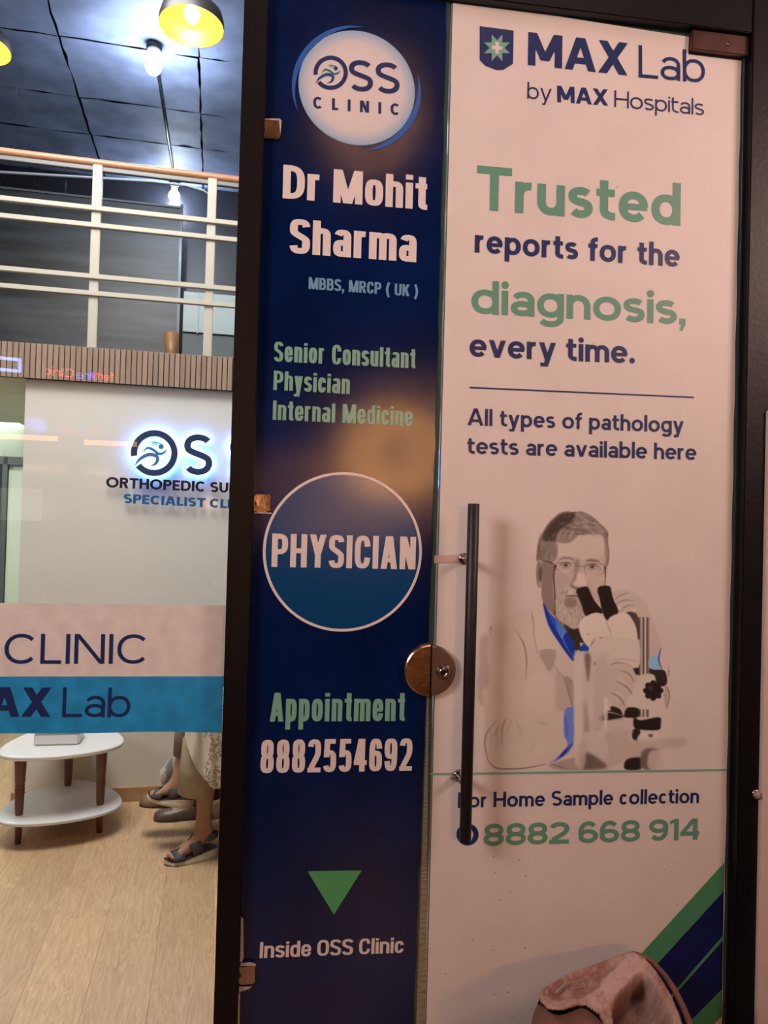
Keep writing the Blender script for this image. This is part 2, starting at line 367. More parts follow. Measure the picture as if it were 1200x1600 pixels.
def solid(name, polys, to3d, m, parent, depth=0.0, scale=1.0):
    groups = polys if isinstance(polys[0][0][0], (list, tuple)) else [polys]
    V2, T, rim = [], [], []
    for g_ in groups:
        want = sum(abs(sum(q[i][0] * q[(i + 1) % len(q)][1] - q[(i + 1) % len(q)][0] * q[i][1] for i in range(len(q)))) / 2 for q in g_)
        best = None
        for k in range(6):                    # a nudge helps when outlines coincide exactly
            rj = random.Random(k); e = k * 2e-6
            v, t, r = union([[((x + rj.uniform(-e, e)) * 100, (y + rj.uniform(-e, e)) * 100) for x, y in q] for q in g_])
            got = sum(abs((v[b] - v[a]).cross(v[c] - v[a])) / 2 for a, b, c in t) / 1e4
            if got > want * .5 and (best is None or got < best[0]): best = (got, v, t, r)
            if k >= 3 and best[0] < want * 1.0005: break
        _, v, t, r = best; b = len(V2); V2 += [(p[0] / 100, p[1] / 100) for p in v]
        T += [[i + b for i in f] for f in t]; rim += [(i + b, j + b) for i, j in r]
    n_ = len(V2); V = [to3d(x, y, 0) for x, y in V2]; Fc = [tuple(t) for t in T]
    if depth:
        V += [to3d(x, y, depth) for x, y in V2]; Fc += [(t[2] + n_, t[1] + n_, t[0] + n_) for t in T]
        Fc += [(e[1], e[0], e[0] + n_, e[1] + n_) for e in rim]
    return mesh(name, V, Fc, m, parent)
def textmesh(name, s, F, A, B, cap, m, parent, to3d, gap=None, depth=0.0):
    """s set between the 2-D points A and B (baseline), cap height cap; one mesh per word."""
    F = dict(F); L = math.hypot(B[0] - A[0], B[1] - A[1])
    g = F['gap'] if 'gap' in F else (.085 if F['kind'] == 'geo' else .075)
    if len(s) > 1 and F.get('auto', True):
        def tot(k): F['k'] = k; return sum(glyph(c, F)[1] for c in s) * cap + g * cap * (len(s) - 1)
        lo, hi = .5, 1.9
        for _ in range(22):
            mid = (lo + hi) / 2
            if tot(mid) < L: lo = mid
            else: hi = mid
        F['k'] = lo
    gl = [glyph(c, F) for c in s]; T_ = sum(q[1] for q in gl) * cap
    tr = (L - T_) / max(1, len(s) - 1)
    ex = ((B[0] - A[0]) / L, (B[1] - A[1]) / L); ey = (-ex[1], ex[0]); x = 0.0; cur = []; res = []
    for c, (Q, W) in zip(s + ' ', gl + [([], 0)]):
        if (c == ' ' or F.get('split')) and cur: res.append(solid(name, cur, to3d, m, parent, depth)); cur = []
        if Q: cur.append([])
        for q in Q:
            cur[-1].append([(A[0] + ex[0] * (x + u * cap) + ey[0] * v * cap, A[1] + ex[1] * (x + u * cap) + ey[1] * v * cap) for u, v in q])
        x += W * cap + tr
    return res
def ftext(name, s, F, xl, yl, xr, yr, cap_px, m, parent, y=PAPER_Y):
    a, b, t = fac(xl, yl), fac(xr, yr), fac(xl, yl - cap_px)
    return textmesh(name, s, F, (a.x, a.z), (b.x, b.z), (t - a).length, m, parent, lambda u, v, d: Vector((u, y + d, v)))
def fpoly(name, pts, m, parent, y=PAPER_Y):
    P = [fac(*p) for p in pts]; return mesh(name, [(p.x, y, p.z) for p in P], [tuple(range(len(P)))[::-1]], m, parent)
def taper(pts, ws, N=24):                     # smooth tapering brush stroke through 2-D points -> quads
    def cr(P, t):
        i = min(int(t), len(P) - 2); f = t - i; g = lambda j: P[max(0, min(len(P) - 1, j))]
        a, b, c, d = g(i - 1), g(i), g(i + 1), g(i + 2)
        r = lambda p, q, r_, s: .5 * (2 * q + (r_ - p) * f + (2 * p - 5 * q + 4 * r_ - s) * f * f + (3 * q - p - 3 * r_ + s) * f ** 3)
        return tuple(r(a[k], b[k], c[k], d[k]) for k in range(len(b)))
    Z = [cr([(p[0], p[1], w) for p, w in zip(pts, ws)], i * (len(pts) - 1) / N) for i in range(N + 1)]; Lp, Rp = [], []
    for i in range(N + 1):
        a, b = Z[max(i - 1, 0)], Z[min(i + 1, N)]; tx, ty = b[0] - a[0], b[1] - a[1]; l = math.hypot(tx, ty) or 1; q = max(Z[i][2], 0) / 2
        Lp.append((Z[i][0] - ty / l * q, Z[i][1] + tx / l * q)); Rp.append((Z[i][0] + ty / l * q, Z[i][1] - tx / l * q))
    return [[Lp[i], Rp[i], Rp[i + 1], Lp[i + 1]] for i in range(N)]
def fquads(name, quads, m, parent, y=PAPER_Y):  # quads given in photo measurements on the shop-front plane
    return solid(name, [[(fac(*p).x, fac(*p).z) for p in q] for q in quads], lambda u, v, d: Vector((u, y + d, v)), m, parent)
#@@SPLIT
# ================================================================== THE SHOP FRONT
BLACK = mat('black_frame', (0.005, 0.004, 0.0055), 0.42, spec=.3, var=0.4, vscale=6, bump=0.05, bscale=90)
BRASS = mat('brushed_metal', (0.50, 0.40, 0.35), 0.22, metal=1.0, var=0.35, vscale=30, bump=0.12, bscale=40)
PANE = glass('clear_pane', (0.97, 0.985, 0.98), 1.45, 0.0, 0.10)
GREENEDGE = mat('glass_edge', (0.35, 0.42, 0.36), 0.1, var=0.3, vscale=20)
NAVY_C = (0.002, 0.014, 0.085)
NAVY = mat('navy_vinyl', NAVY_C, 0.13, var=0.35, vscale=5, bump=0.035, bscale=700, spec=0.5)
PAPER_RGB = (0.80, 0.755, 0.715)
PAPER = mat('white_vinyl', PAPER_RGB, 0.42, var=0.055, vscale=7, bump=0.03, bscale=60, spec=0.35)
INKN = mat('navy_ink', (0.010, 0.028, 0.135), 0.4)
INKG = mat('green_ink', (0.135, 0.36, 0.255), 0.4)
INKG2 = mat('pale_green_ink', (0.22, 0.47, 0.37), 0.3)
INKG3 = mat('bright_green_ink', (0.09, 0.40, 0.16), 0.3)
INKW = mat('white_ink', (0.80, 0.74, 0.72), 0.35)
INKS = mat('sky_blue_ink', (0.17, 0.36, 0.58), 0.3)
MIDB = mat('mid_blue_ink', (0.004, 0.062, 0.20), 0.13, spec=0.5, bump=0.035, bscale=700)
ARCB = mat('arc_blue_ink', (0.02, 0.13, 0.50), 0.3)

zh1 = fac(1160, 6).z
# frames -----------------------------------------------------------------
pA, pB, pC, pD = fac(381.7, 0), fac(413, 60), fac(335, 1600), fac(374, 1560)
xl_ = (pA.x + pC.x) / 2; xr_ = (pB.x + pD.x) / 2
post = tag(wbox('trim_1', xl_, xr_ + .002, -0.022, 0.05, 0.0, 3.0, BLACK, bevel=.002), kind='structure',
           label='black upright post between the clear pane and the navy sign')
xdr = (fac(1157, 95).x + fac(1128, 1580).x) / 2          # right edge of the lab poster
xfr = (fac(1189, 400).x + fac(1186, 1300).x) / 2         # right edge of the black door frame
tag(wbox('trim_2', xdr + .012, xfr, -0.03, 0.06, 0.0, zh1, BLACK, bevel=.002), kind='structure', label='black door frame upright on the right')
zh0 = (fac(705, 6).z + fac(1076, 54).z) / 2 + .004
tag(wbox('trim_3', xr_ + .002, xdr + .012, -0.026, 0.06, zh0, zh1, BLACK, bevel=.002), kind='structure', label='black header beam over the door')
tag(wbox('wall_header', -2.2, 1.6, -0.01, 0.12, zh1, 3.6, mat('cream_tile', (0.62, 0.56, 0.48), 0.3, var=.1)), kind='structure')
tag(wbox('baseboard_front', -2.2, xfr, -0.015, 0.05, -0.002, 0.03, BLACK), kind='structure')
wl = -2.2
# left clear window --------------------------------------------------------
w1 = thing('window_1', 'large clear glass pane left of the black post', kind='structure')
wbox('pane', wl, xl_ - .0002, 0.012, 0.0145, 0.03, zh1, PANE, w1)
wbox('glazing_bead', xl_ + .0005, xl_ + .008, 0.052, 0.06, 0.03, zh1, BLACK, w1)
# middle fixed panel ---------------------------------------------------------
NXR = lambda py: fac(698 - 43 * (py - 10) / 1580, py).x
xn1 = (NXR(10) + NXR(1500)) / 2; GAP = .004
w2 = thing('window_2', 'narrow fixed glass panel behind the navy sign', kind='structure')
wbox('pane', xr_ + .001, xn1 + .010, 0.0, 0.010, 0.03, zh0, mat('panel_glass', (.05, .09, .08), 0.05, spec=.8), w2)
def clamp(px0, py0, px1, py1):
    a, b = fac(px0, py1), fac(px1, py0)
    c = wbox('glass_clamp', a.x, b.x, -0.010, 0.0, a.z, b.z, BRASS, w2, bevel=.003)
    lathe('screw', [(0, .0015), (.003, .0015), (.003, 0)], (a.x - .0 + .004, -0.0100, (a.z + b.z) / 2), (0, -1, 0), BRASS, c, 10)
clamp(411, 191, 438, 218); clamp(397, 773, 423, 800); clamp(373, 1504, 399, 1536)
# door --------------------------------------------------------------------
xd0 = xn1 + .0135
d1 = thing('door_1', 'frameless glass door covered by the white laboratory poster', kind='structure', at=(xd0, 0, 0.02))
wbox('pane', xd0, xdr + .008, 0.0, 0.010, 0.02, zh0 - .004, mat('panel_glass', (.05, .09, .08)), d1)
wbox('pane_edge', xd0 - .0015, xd0, -0.001, 0.011, 0.02, zh0 - .004, GREENEDGE, d1)
a, b = fac(1076, 84), fac(1157, 52)
pp = wbox('patch_fitting', a.x, xdr + .010, -0.016, 0.0, a.z + .002, zh0 - .002, mat('brown_metal', (0.17, 0.09, 0.08), 0.35, metal=.7, var=.3, vscale=20), d1, bevel=.002)
lathe('screw', [(0, .002), (.004, .002), (.004, 0)], fac(1137, 69, -.016), (0, -1, 0), BRASS, pp, 12)
# lock: keeper on the fixed panel, case with cylinder on the door
lc = fac(671, 1046)
def halfdisc(name, x0, cz, r, side, m, parent, dep=.016, flat=0.0):
    bm = bmesh.new(); N = 28; prof = [(1.0, 0.0), (1.0, -dep * .6), (.985, -dep * .85), (.93, -dep)]
    rings = []
    for s, y in prof:
        ring = []
        for i in range(N + 1):
            t = math.pi * i / N; ring.append(bm.verts.new((x0 + side * (r * math.sin(t) * s) + 0, y, cz + r * math.cos(t) * s)))
        rings.append(ring)
    for p, q in zip(rings, rings[1:]):
        for i in range(N): bm.faces.new((p[i], p[i + 1], q[i + 1], q[i]))
        bm.faces.new((p[0], q[0], q[-1], p[-1]))
    bm.faces.new(rings[-1])
    bmesh.ops.triangulate(bm, faces=[f for f in bm.faces if len(f.verts) > 4])
    return frombm(name, bm, m, parent)
rk = (fac(709, 1046).x - fac(630, 1046).x) / 2
xm = fac(671, 1046).x
kp = halfdisc('strike_plate', xm - .0018, lc.z, rk, -1, mat('copper_metal', (0.75, 0.47, 0.27), 0.26, metal=1, var=.35, vscale=25, bump=.12, bscale=40), w2)
lk = halfdisc('lock', xm + .0022, lc.z, rk * .97, 1, mat('dull_lock_metal', (0.30, 0.22, 0.20), 0.36, metal=.8, var=.2, vscale=40), d1)
kc = fac(693, 1050, -.016)
lathe('lock_cylinder', [(0.0, .004), (.0045, .004), (.0052, .010), (.009, .010), (.0115, .008), (.0155, .003), (.017, 0)], kc, (0, -1, 0), BRASS, lk, 24)
lathe('keyhole', [(0, .0045), (.0042, .0045), (.0042, .004)], kc, (0, -1, 0), mat('dark_hole', (.004, .004, .004), .6), lk, 16)
# pull handle, standing off the door
hy = -0.062
ht, hb = fac(739, 787, hy), fac(728, 1315, hy)
hx = (ht.x + hb.x) / 2; hr = (fac(747.5, 800, hy).x - fac(729.5, 800, hy).x) / 2
dh = thing('door_handle', at=(hx - xd0, hy, hb.z - .02)); dh.parent = d1
HB = mat('black_powder_coat', (0.010, 0.008, 0.011), 0.45, var=.3, vscale=30)
bm = bmesh.new()
tube('grip', [(hx, hy, hb.z), (hx, hy, hb.z + .001), (hx, hy, ht.z - .001), (hx, hy, ht.z)], [hr * .93, hr, hr, hr * .93], HB, dh, 28)
for px, py in ((727, 873), (713, 1211)):
    z = fac(px, py).z
    st = tube('standoff', [(hx - .004, hy, z), (hx - .004, -.0028, z)], .008, BRASS, dh, 16)
    lathe('collar', [(0, .006), (.011, .006), (.0135, .002), (.0135, 0)], (hx - .004, -.0028, z), (0, -1, 0), BRASS, dh, 20)

# ------------------------------------------------------------------ navy clinic sign
ns = thing('clinic_sign', 'tall navy blue vinyl sign naming the physician, on the narrow glass panel', 'sign', (xr_ + .002, -.001, .1))
N0, N1 = xr_ + .0025, xn1
bm = bmesh.new(); K = 60                       # the sheet, its right edge slightly uneven where it was cut
rows = []
for i in range(K + 1):
    z = .06 + (zh0 - .062) * i / K
    jag = .0009 * math.sin(i * 2.3) + .0007 * math.sin(i * 5.1)
    lz = 0.0
    for cz, ch in ((fac(425, 204).z, .020), (fac(410, 786).z, .020), (fac(386, 1520).z, .024)):
        if abs(z - cz) < ch: lz = 0.0
    px_r = fac(0, 0); lean = -.0135 * min(1, max(0, (1.55 - z) / 1.2)); rows.append([bm.verts.new((N0 + lz, -.0022, z)), bm.verts.new((N1 + jag + lean, -.0022, z)), bm.verts.new((N1 + jag + lean, -.0002, z)), bm.verts.new((N0, -.0002, z))])
for p, q in zip(rows, rows[1:]):
    for k in range(4): bm.faces.new((p[k], p[(k + 1) % 4], q[(k + 1) % 4], q[k]))
frombm('sheet', bm, NAVY, ns)
PALE = mat('pale_glass_margin', (.36, .33, .24), .25, var=.5, vscale=40, stretch=(1, 1, 6))
fpoly('glass_margin', [(667.5, 1075), (670, 1075), (664.5, 1640), (649, 1640)], PALE, ns, -.0008)
TORN = mat('torn_backing', (.62, .50, .44), .6, var=.3, vscale=60)
for P in ([(377, 1428), (380.5, 1432), (381, 1492), (378, 1500), (375.5, 1498)], [(376, 1501), (392, 1499), (400, 1502), (400, 1505), (376, 1505)],
          [(374, 1537), (394, 1537), (389, 1541), (376, 1545), (374, 1548)], [(372.5, 1548), (375.5, 1548), (374, 1640), (371, 1640)], [(438, 216), (440, 192), (437, 189), (414, 189), (414, 191), (436, 192)],
          [(398, 800), (424, 801), (425, 803), (398, 802)]):
    fpoly('torn_edge', P, TORN, ns, -.0104)
def disc(name, cx, cy, rx, m, parent, y, inner=0.0, ratio=1.0, N=72, attr=None):
    c = fac(cx, cy); r = (fac(cx + rx, cy).x - fac(cx - rx, cy).x) / 2; V, Fc = [], []
    R = [inner * r, r] if inner else [0.0, .35 * r, .6 * r, .78 * r, .9 * r, r]
    for q in R:
        for k in range(N): a = 2 * math.pi * k / N; V.append((c.x + q * math.cos(a), y, c.z + q * math.sin(a) * ratio))
    for j in range(len(R) - 1):
        for k in range(N): l = (k + 1) % N; Fc.append((j * N + k, (j + 1) * N + k, (j + 1) * N + l, j * N + l))
    o = mesh(name, V, Fc, m, parent)
    if attr:
        at_ = o.data.color_attributes.new('ink', 'FLOAT_COLOR', 'POINT')
        for j in range(len(R)):
            for k in range(N): at_.data[j * N + k].color = (*attr(R[j] / r), 1)
    return o, c, r
def mixc(a, b, t): return tuple(x + (y - x) * t for x, y in zip(a, b))
LOGO = mat('logo_ink', (.8, .8, .8), .22, attr='ink', spec=.6, bump=.08, bscale=420)
bd = thing('badge', at=(0, 0, 0)); bd.parent = ns; bd['label'] = 'round white logo badge'
dk, cc, cr = disc('badge_disc', 558, 138.5, 91, LOGO, ns, PAPER_Y, ratio=.985,
      attr=lambda t: mixc((.78, .74, .73), (.30, .50, .72), max(0, (t - .72) / .28) ** 1.3))
COL.objects.unlink(bd); bpy.data.objects.remove(bd)
dk['label'] = 'round white logo badge, blue towards its edge'
def facp(P): return [fac(*p) for p in P]
def arcq(cx, cy, r, a0, a1, w, N=30):
    pts = [(cx + r * math.cos(math.radians(a0 + (a1 - a0) * i / 8)), cy - r * math.sin(math.radians(a0 + (a1 - a0) * i / 8))) for i in range(9)]
    return taper(pts, [w * math.sin(math.pi * i / 8) for i in range(9)], N)
fquads('badge_arc', arcq(556, 140, 97.5, 82, 202, 9), ARCB, ns)
fquads('badge_arc', arcq(558, 140, 97, -85, 14, 9), ARCB, ns)
L2 = PAPER_Y - .0005
# O with the swimmer, then S S
def ringq(cx, cy, r, w, a0, a1, N=40, ky=1.0):
    o = []
    for i in range(N):
        t0, t1 = math.radians(a0 + (a1 - a0) * i / N), math.radians(a0 + (a1 - a0) * (i + 1) / N)
        o.append([(cx + (r + s * w / 2) * math.cos(t), cy - (r + s * w / 2) * math.sin(t) * ky) for t, s in ((t0, -1), (t0, 1), (t1, 1), (t1, -1))])
    return o
def logo_o(cx, cy, r, w): return ringq(cx, cy, r, w, -142, 188)
def swimmer(cx, cy, s):
    T = lambda P: [(cx + x * s, cy + y * s) for x, y in P]
    a = taper(T([(-1.02, .78), (-.72, .38), (-.2, .12), (.22, .28), (.12, .62), (-.2, .74)]), [0, .16 * s, .2 * s, .2 * s, .15 * s, 0])
    b = taper(T([(-.62, .05), (-.32, -.22), (.0, -.12), (.32, .1), (.62, -.02), (.72, -.2)]), [0, .12 * s, .16 * s, .16 * s, .1 * s, 0])
    hd = [[(cx + .42 * s + .15 * s * math.cos(t), cy - .3 * s + .14 * s * math.sin(t)) for t in [j * math.pi / 6 for j in range(12)]]]
    c = taper(T([(-.1, -.58), (.2, -.5), (.5, -.46)]), [.01 * s, .06 * s, .02 * s], 6) + taper(T([(-.1, -.54), (.08, -.44), (.22, -.36)]), [.01 * s, .05 * s, .02 * s], 6)
    return a, b, hd, c
fquads('logo_letter', logo_o(516.5, 115, 23.5, 6.6), INKN, ns, L2)
sa, sb, sh, sc_ = swimmer(515, 115, 22)
fquads('swimmer', sa + sh, mat('logo_mid_blue', (.01, .07, .26), .3), ns, L2 - .0003)
fquads('swimmer_arm', sb + sc_, mat('logo_teal', (.02, .22, .22), .3), ns, L2 - .0003)
LF = font('geo', .135, .135, 1.0); LF['ca'] = 40
ftext('logo_letter', 'SS', font('geo', .165, .155, 1.02), 545, 143, 624, 149, 49, INKN, ns, L2)
ftext('lettering', 'CLINIC', dict(font('geo', .24, .2, .92), auto=False, split=True), 489, 170.5, 624, 181.5, 18.5, INKN, ns, L2)
CB = lambda w=.225, h=.165, k=1.0, xh=.79, dw=.5: font('cnd', w, h, k, xh, dw)
ftext('lettering', 'Dr Mohit', CB(k=.98), 441.5, 310.5, 667, 329, 52.5, INKW, ns)
ftext('lettering', 'Sharma', CB(k=.98), 452, 396, 650, 410.5, 54, INKW, ns)
ftext('lettering', 'MBBS, MRCP ( UK )', CB(.2, .16, .95), 482, 452, 653, 464.5, 18.5, INKS, ns)
ftext('lettering', 'Senior Consultant', CB(.18, .145, .85), 428, 565, 648.5, 576, 31, INKG2, ns)
ftext('lettering', 'Physician', CB(.18, .145, .85), 427, 609.5, 546, 616, 30, INKG2, ns)
ftext('lettering', 'Internal Medicine', CB(.18, .145, .85), 426, 656, 644, 666, 30, INKG2, ns)
disc('badge_disc', 536.5, 862, 119.5, MIDB, ns, PAPER_Y, N=96)
disc('badge_ring', 536.5, 862, 124, INKW, ns, PAPER_Y - .0002, inner=.966, N=96)
ftext('lettering', 'PHYSICIAN', CB(.175, .15, .84), 424, 885.5, 648.5, 889.5, 52, INKW, ns, L2)
ftext('lettering', 'Appointment', CB(.165, .14, .80), 421.5, 1127, 632, 1126, 45, INKG2, ns)
ftext('lettering', '8882554692', CB(.17, .14, 1, dw=.42), 406.5, 1207.5, 643, 1203.5, 52, INKW, ns)
fpoly('triangle', [(480.5, 1360.5), (565, 1359), (521.5, 1428)], INKG3, ns)
ftext('lettering', 'Inside OSS Clinic', CB(.2, .155, .90, xh=.76), 405.5, 1496, 630, 1487.5, 25, INKW, ns)

# ------------------------------------------------------------------ white laboratory poster
lp = thing('laboratory_poster', 'tall white vinyl laboratory poster covering the glass door', 'poster', (xd0, -.001, .1))
bm = bmesh.new(); K = 40
z0p, z1p = .05, zh0 - .002
ct = fac(1076, 56); ctx = ct.x - .001; zc = fac(1100, 89).z
cols = [xd0 + .0012 + (ctx - xd0 - .0012) * i / 16 for i in range(17)] + [ctx + (xdr - ctx) * i / 4 for i in range(1, 5)]
V, Fc = [], []
rowz = [z0p + (zc - z0p) * j / K for j in range(K + 1)] + [zc + (z1p - zc) * j / 3 for j in range(1, 4)]
idx = {}
for j, z in enumerate(rowz):
    for i, x in enumerate(cols):
        if j > K and i > 16: continue
        y = -.0022
        if j > K + 1 and i > 12: y -= .0012 * (i - 12) / 4      # sheet lifting near the fitting
        dz = 0
        if j == len(rowz) - 1 and i > 7: dz = -.0012 * (i - 7)
        xx = x + (.0010 * math.sin(j * 1.9) if i == len(cols) - 1 else 0)
        idx[(i, j)] = len(V); V.append((xx, y, z + dz))
for j in range(len(rowz) - 1):
    for i in range(len(cols) - 1):
        q = [(i, j), (i + 1, j), (i + 1, j + 1), (i, j + 1)]
        if all(k in idx for k in q): Fc.append(tuple(idx[k] for k in q))
mesh('sheet', V, Fc, PAPER, lp)
GB = font('geo', .205, .175, 1.0, .72)
# shield with star and cross
sh_ = fpoly('shield', [(749, 42), (802, 49), (801, 96), (800.5, 101), (786, 110), (775, 110.5), (758, 104), (749, 95)], INKN, lp)
sx, sy = 776, 76; star = []
for i in range(16):
    a_ = math.radians(22.5 * i - 90 + 22.5); r_ = (22 if i % 2 == 0 else 11.5); star.append((sx + r_ * math.cos(a_), sy + r_ * math.sin(a_) * 1.02))
fquads('star', [[(sx, sy), star[i], star[(i + 1) % 16]] for i in range(16)], INKG2, lp, PAPER_Y - .0003)
fquads('cross', [[(sx - 8, sy - 3.6), (sx + 8, sy - 2), (sx + 8, sy + 3.2), (sx - 8, sy + 1.8)], [(sx - 2.6, sy - 9), (sx + 2.8, sy - 8.6), (sx + 2.6, sy + 9), (sx - 2.8, sy + 8.6)]], INKW, lp, PAPER_Y - .0005)
ftext('lettering', 'MAX', font('geo', .235, .2, 1.0), 824, 102.5, 979, 119, 51.5, INKN, lp)
ftext('lettering', 'Lab', font('geo', .115, .105, .98, .72), 997, 122, 1100.5, 131, 50.5, INKN, lp)
ftext('lettering', 'by', font('geo', .11, .105, .98, .73), 823, 155, 861, 159, 26, INKN, lp)
ftext('lettering', 'MAX', font('geo', .24, .2, 1.0), 870, 160.5, 949, 166, 25.5, INKN, lp)
ftext('lettering', 'Hospitals', font('geo', .11, .105, .95, .71), 959, 168, 1099, 181.5, 26, INKN, lp)
ftext('lettering', 'Trusted', font('geo', .20, .175, 1.0, .71), 744, 328, 1062, 353.5, 69, INKG, lp)
ftext('lettering', 'reports for the', GB, 741, 395, 1061, 418, 38, INKN, lp)
ftext('lettering', 'diagnosis,', font('geo', .20, .17, 1.0, .73), 736, 490, 1070, 508, 52.5, INKG, lp)
ftext('lettering', 'every time.', GB, 733, 557.5, 991, 568.5, 38, INKN, lp)
fquads('rule_line', [[(733, 604.6), (1083, 620), (1083, 622.2), (733, 607)]], INKN, lp)
GM = font('geo', .185, .16, .97, .71)
ftext('lettering', 'All types of pathology', GM, 730, 664.5, 1067, 676.5, 26.5, INKN, lp)
ftext('lettering', 'tests are available here', GM, 729.5, 709, 1087, 719, 26.5, INKN, lp)
ftext('lettering', 'For Home Sample collection', GM, 715, 1261.5, 1091, 1254, 24, INKN, lp)
ftext('lettering', '8882 668 914', font('geo', .235, .19, 1.0, .71, .72), 755, 1321, 1091, 1311, 34.5, INKG, lp)
pb = ringq(730, 1303, 13.2, 8.0, 0, 360, 36); fquads('phone_symbol', pb, INKN, lp, PAPER_Y)
fquads('phone_symbol', taper([(722, 1312), (731, 1315), (738, 1309)], [0, 3, 0], 8), INKW, lp, PAPER_Y - .0004)
def lineat(p, q, py): t = (py - p[1]) / (q[1] - p[1]); return (p[0] + (q[0] - p[0]) * t, py)
def strip(name, a, b, c, d, m, yb=1650):   # a-b upper line, c-d lower line (right end first)
    P = [a, lineat(a, b, yb), lineat(c, d, yb), c]
    fpoly(name, P, m, lp, PAPER_Y)
INKN2 = mat('deep_navy_ink', (0.006, 0.012, 0.10), 0.35)
GD = mat('stripe_green_ink', (0.075, 0.30, 0.16), 0.4)
strip('stripe', (1130.6, 1347), (1000, 1490), (1129.8, 1391.5), (1026, 1505), GD)
strip('stripe', (1129.8, 1391.5), (1026, 1505), (1128.6, 1461), (1055, 1545), INKN2)
strip('stripe', (1128.6, 1461), (1055, 1545), (1128.4, 1468), (1057, 1549), GD)
strip('stripe', (1128.4, 1468), (1057, 1549), (1127.4, 1544), (1081, 1591), INKN2)
strip('stripe', (1127.4, 1544), (1081, 1591), (1127, 1586), (1095, 1620), GD)
fquads('rule_line', [[(672, 1207.4), (1134.5, 1200.8), (1134.5, 1204), (672, 1210.6)]], INKG2, lp, PAPER_Y)
# tape and torn scraps by the handle
TAPE = mat('pink_tape', (0.66, 0.50, 0.48), 0.3, var=.1, vscale=30)
fpoly('tape_strip', [(678, 868), (723, 866.5), (724, 878), (678, 880)], TAPE, lp, PAPER_Y - .0003)
def scrap(cx, cy, s, seed):
    rnd = random.Random(seed); c = fac(cx, cy); V = [(c.x, -.012, c.z)]
    for i in range(9):
        a_ = i * 2 * math.pi / 9; r_ = s * rnd.uniform(.5, 1.2); V.append((c.x + r_ * math.cos(a_), -.003 - rnd.random() * .010, c.z + r_ * math.sin(a_) * .8))
    return V, [(0, 1 + i, 1 + (i + 1) % 9) for i in range(9)]
SCR = mat('torn_vinyl', (0.30, 0.27, 0.24), .5, var=.3, vscale=60)
V, Fc = scrap(708, 1212, .009, 3); mesh('torn_corner', V, Fc, SCR, lp)
V, Fc = scrap(722, 869, .006, 5); mesh('torn_corner', V, Fc, SCR, lp)
# specks of dirt on the lower half
V, Fc = [], []
for i in range(110):
    px, py = random.uniform(690, 1110), random.uniform(1330, 1590)
    if random.random() < .45: px = random.gauss(772, 18)
    if random.random() < .12: px, py = random.uniform(700, 1110), random.uniform(220, 1190)
    c = fac(px, py); r_ = random.choice([.0006, .0007, .0009, .0014]); b_ = len(V)
    for k in range(6): a_ = k * math.pi / 3; V.append((c.x + r_ * math.cos(a_) * random.uniform(.7, 1.2), PAPER_Y - .0001, c.z + r_ * math.sin(a_)))
    Fc.append(tuple(range(b_, b_ + 6)))
o = mesh('specks', V, Fc, mat('speck', (.10, .07, .06), .7), lp); o['kind'] = 'stuff'
# ------------------------------------------------------------------ printed black-and-white portrait (flat print on the poster)
PX0, PY0, PW, PH, SS = 742, 788, 338, 416, 2
IMG = np.zeros((PH * SS, PW * SS, 3)); IMG[:] = (172, 150, 136)
def _A(x, y): return 820 + x / 7.275, 780 + y / 7.275       # face measurements
def _B(x, y): return 870 + x / 6.0, 960 + y / 6.0           # microscope
def _C(x, y): return 740 + x / 5.42, 920 + y / 5.42         # coat
def _D(x, y): return 700 + x / 3.0, 770 + y / 3.0
def _blur(a, r):
    if r <= 0: return a
    k = int(r * 3) + 1; g = np.exp(-0.5 * (np.arange(-k, k + 1) / r) ** 2); g /= g.sum()
    a = np.apply_along_axis(lambda v: np.convolve(np.pad(v, k, 'edge'), g, 'valid'), 0, a)
    return np.apply_along_axis(lambda v: np.convolve(np.pad(v, k, 'edge'), g, 'valid'), 1, a)
def paint(polys, col, soft=.5, alpha=1.0):
    ps = [[((x - PX0) * SS, (y - PY0) * SS) for x, y in q] for q in polys]; soft *= SS; pad = int(soft * 3) + 3
    X = [p[0] for q in ps for p in q]; Y = [p[1] for q in ps for p in q]
    x0, x1 = max(0, int(min(X)) - pad), min(PW * SS, int(max(X)) + pad + 1); y0, y1 = max(0, int(min(Y)) - pad), min(PH * SS, int(max(Y)) + pad + 1)
    if x1 <= x0 or y1 <= y0: return
    gx, gy = np.meshgrid(np.arange(x0, x1) + .5, np.arange(y0, y1) + .5); M = np.zeros(gx.shape, bool)
    for q in ps:
        ins = np.zeros(gx.shape, bool)
        for (ax, ay), (bx, by) in zip(q, q[1:] + q[:1]):
            if ay == by: continue
            ins ^= ((gy < ay) != (gy < by)) & (gx < (bx - ax) * (gy - ay) / (by - ay) + ax)
        M |= ins
    m = _blur(M.astype(float), soft)[..., None] * alpha
    IMG[y0:y1, x0:x1] = IMG[y0:y1, x0:x1] * (1 - m) + np.array(col, float) * m
def smooth(P, N=6):
    n_ = len(P); o = []
    for i in range(n_):
        a, b, c, d = P[i - 1], P[i], P[(i + 1) % n_], P[(i + 2) % n_]
        for j in range(N):
            f = j / N; o.append(tuple(.5 * (2 * b[k] + (c[k] - a[k]) * f + (2 * a[k] - 5 * b[k] + 4 * c[k] - d[k]) * f * f + (3 * b[k] - a[k] - 3 * c[k] + d[k]) * f ** 3) for k in (0, 1)))
    return o
def pg(T, P, col, soft=.5, alpha=1.0, sm=True): Q = [T(*p) for p in P]; paint([smooth(Q) if sm else Q], col, soft, alpha)
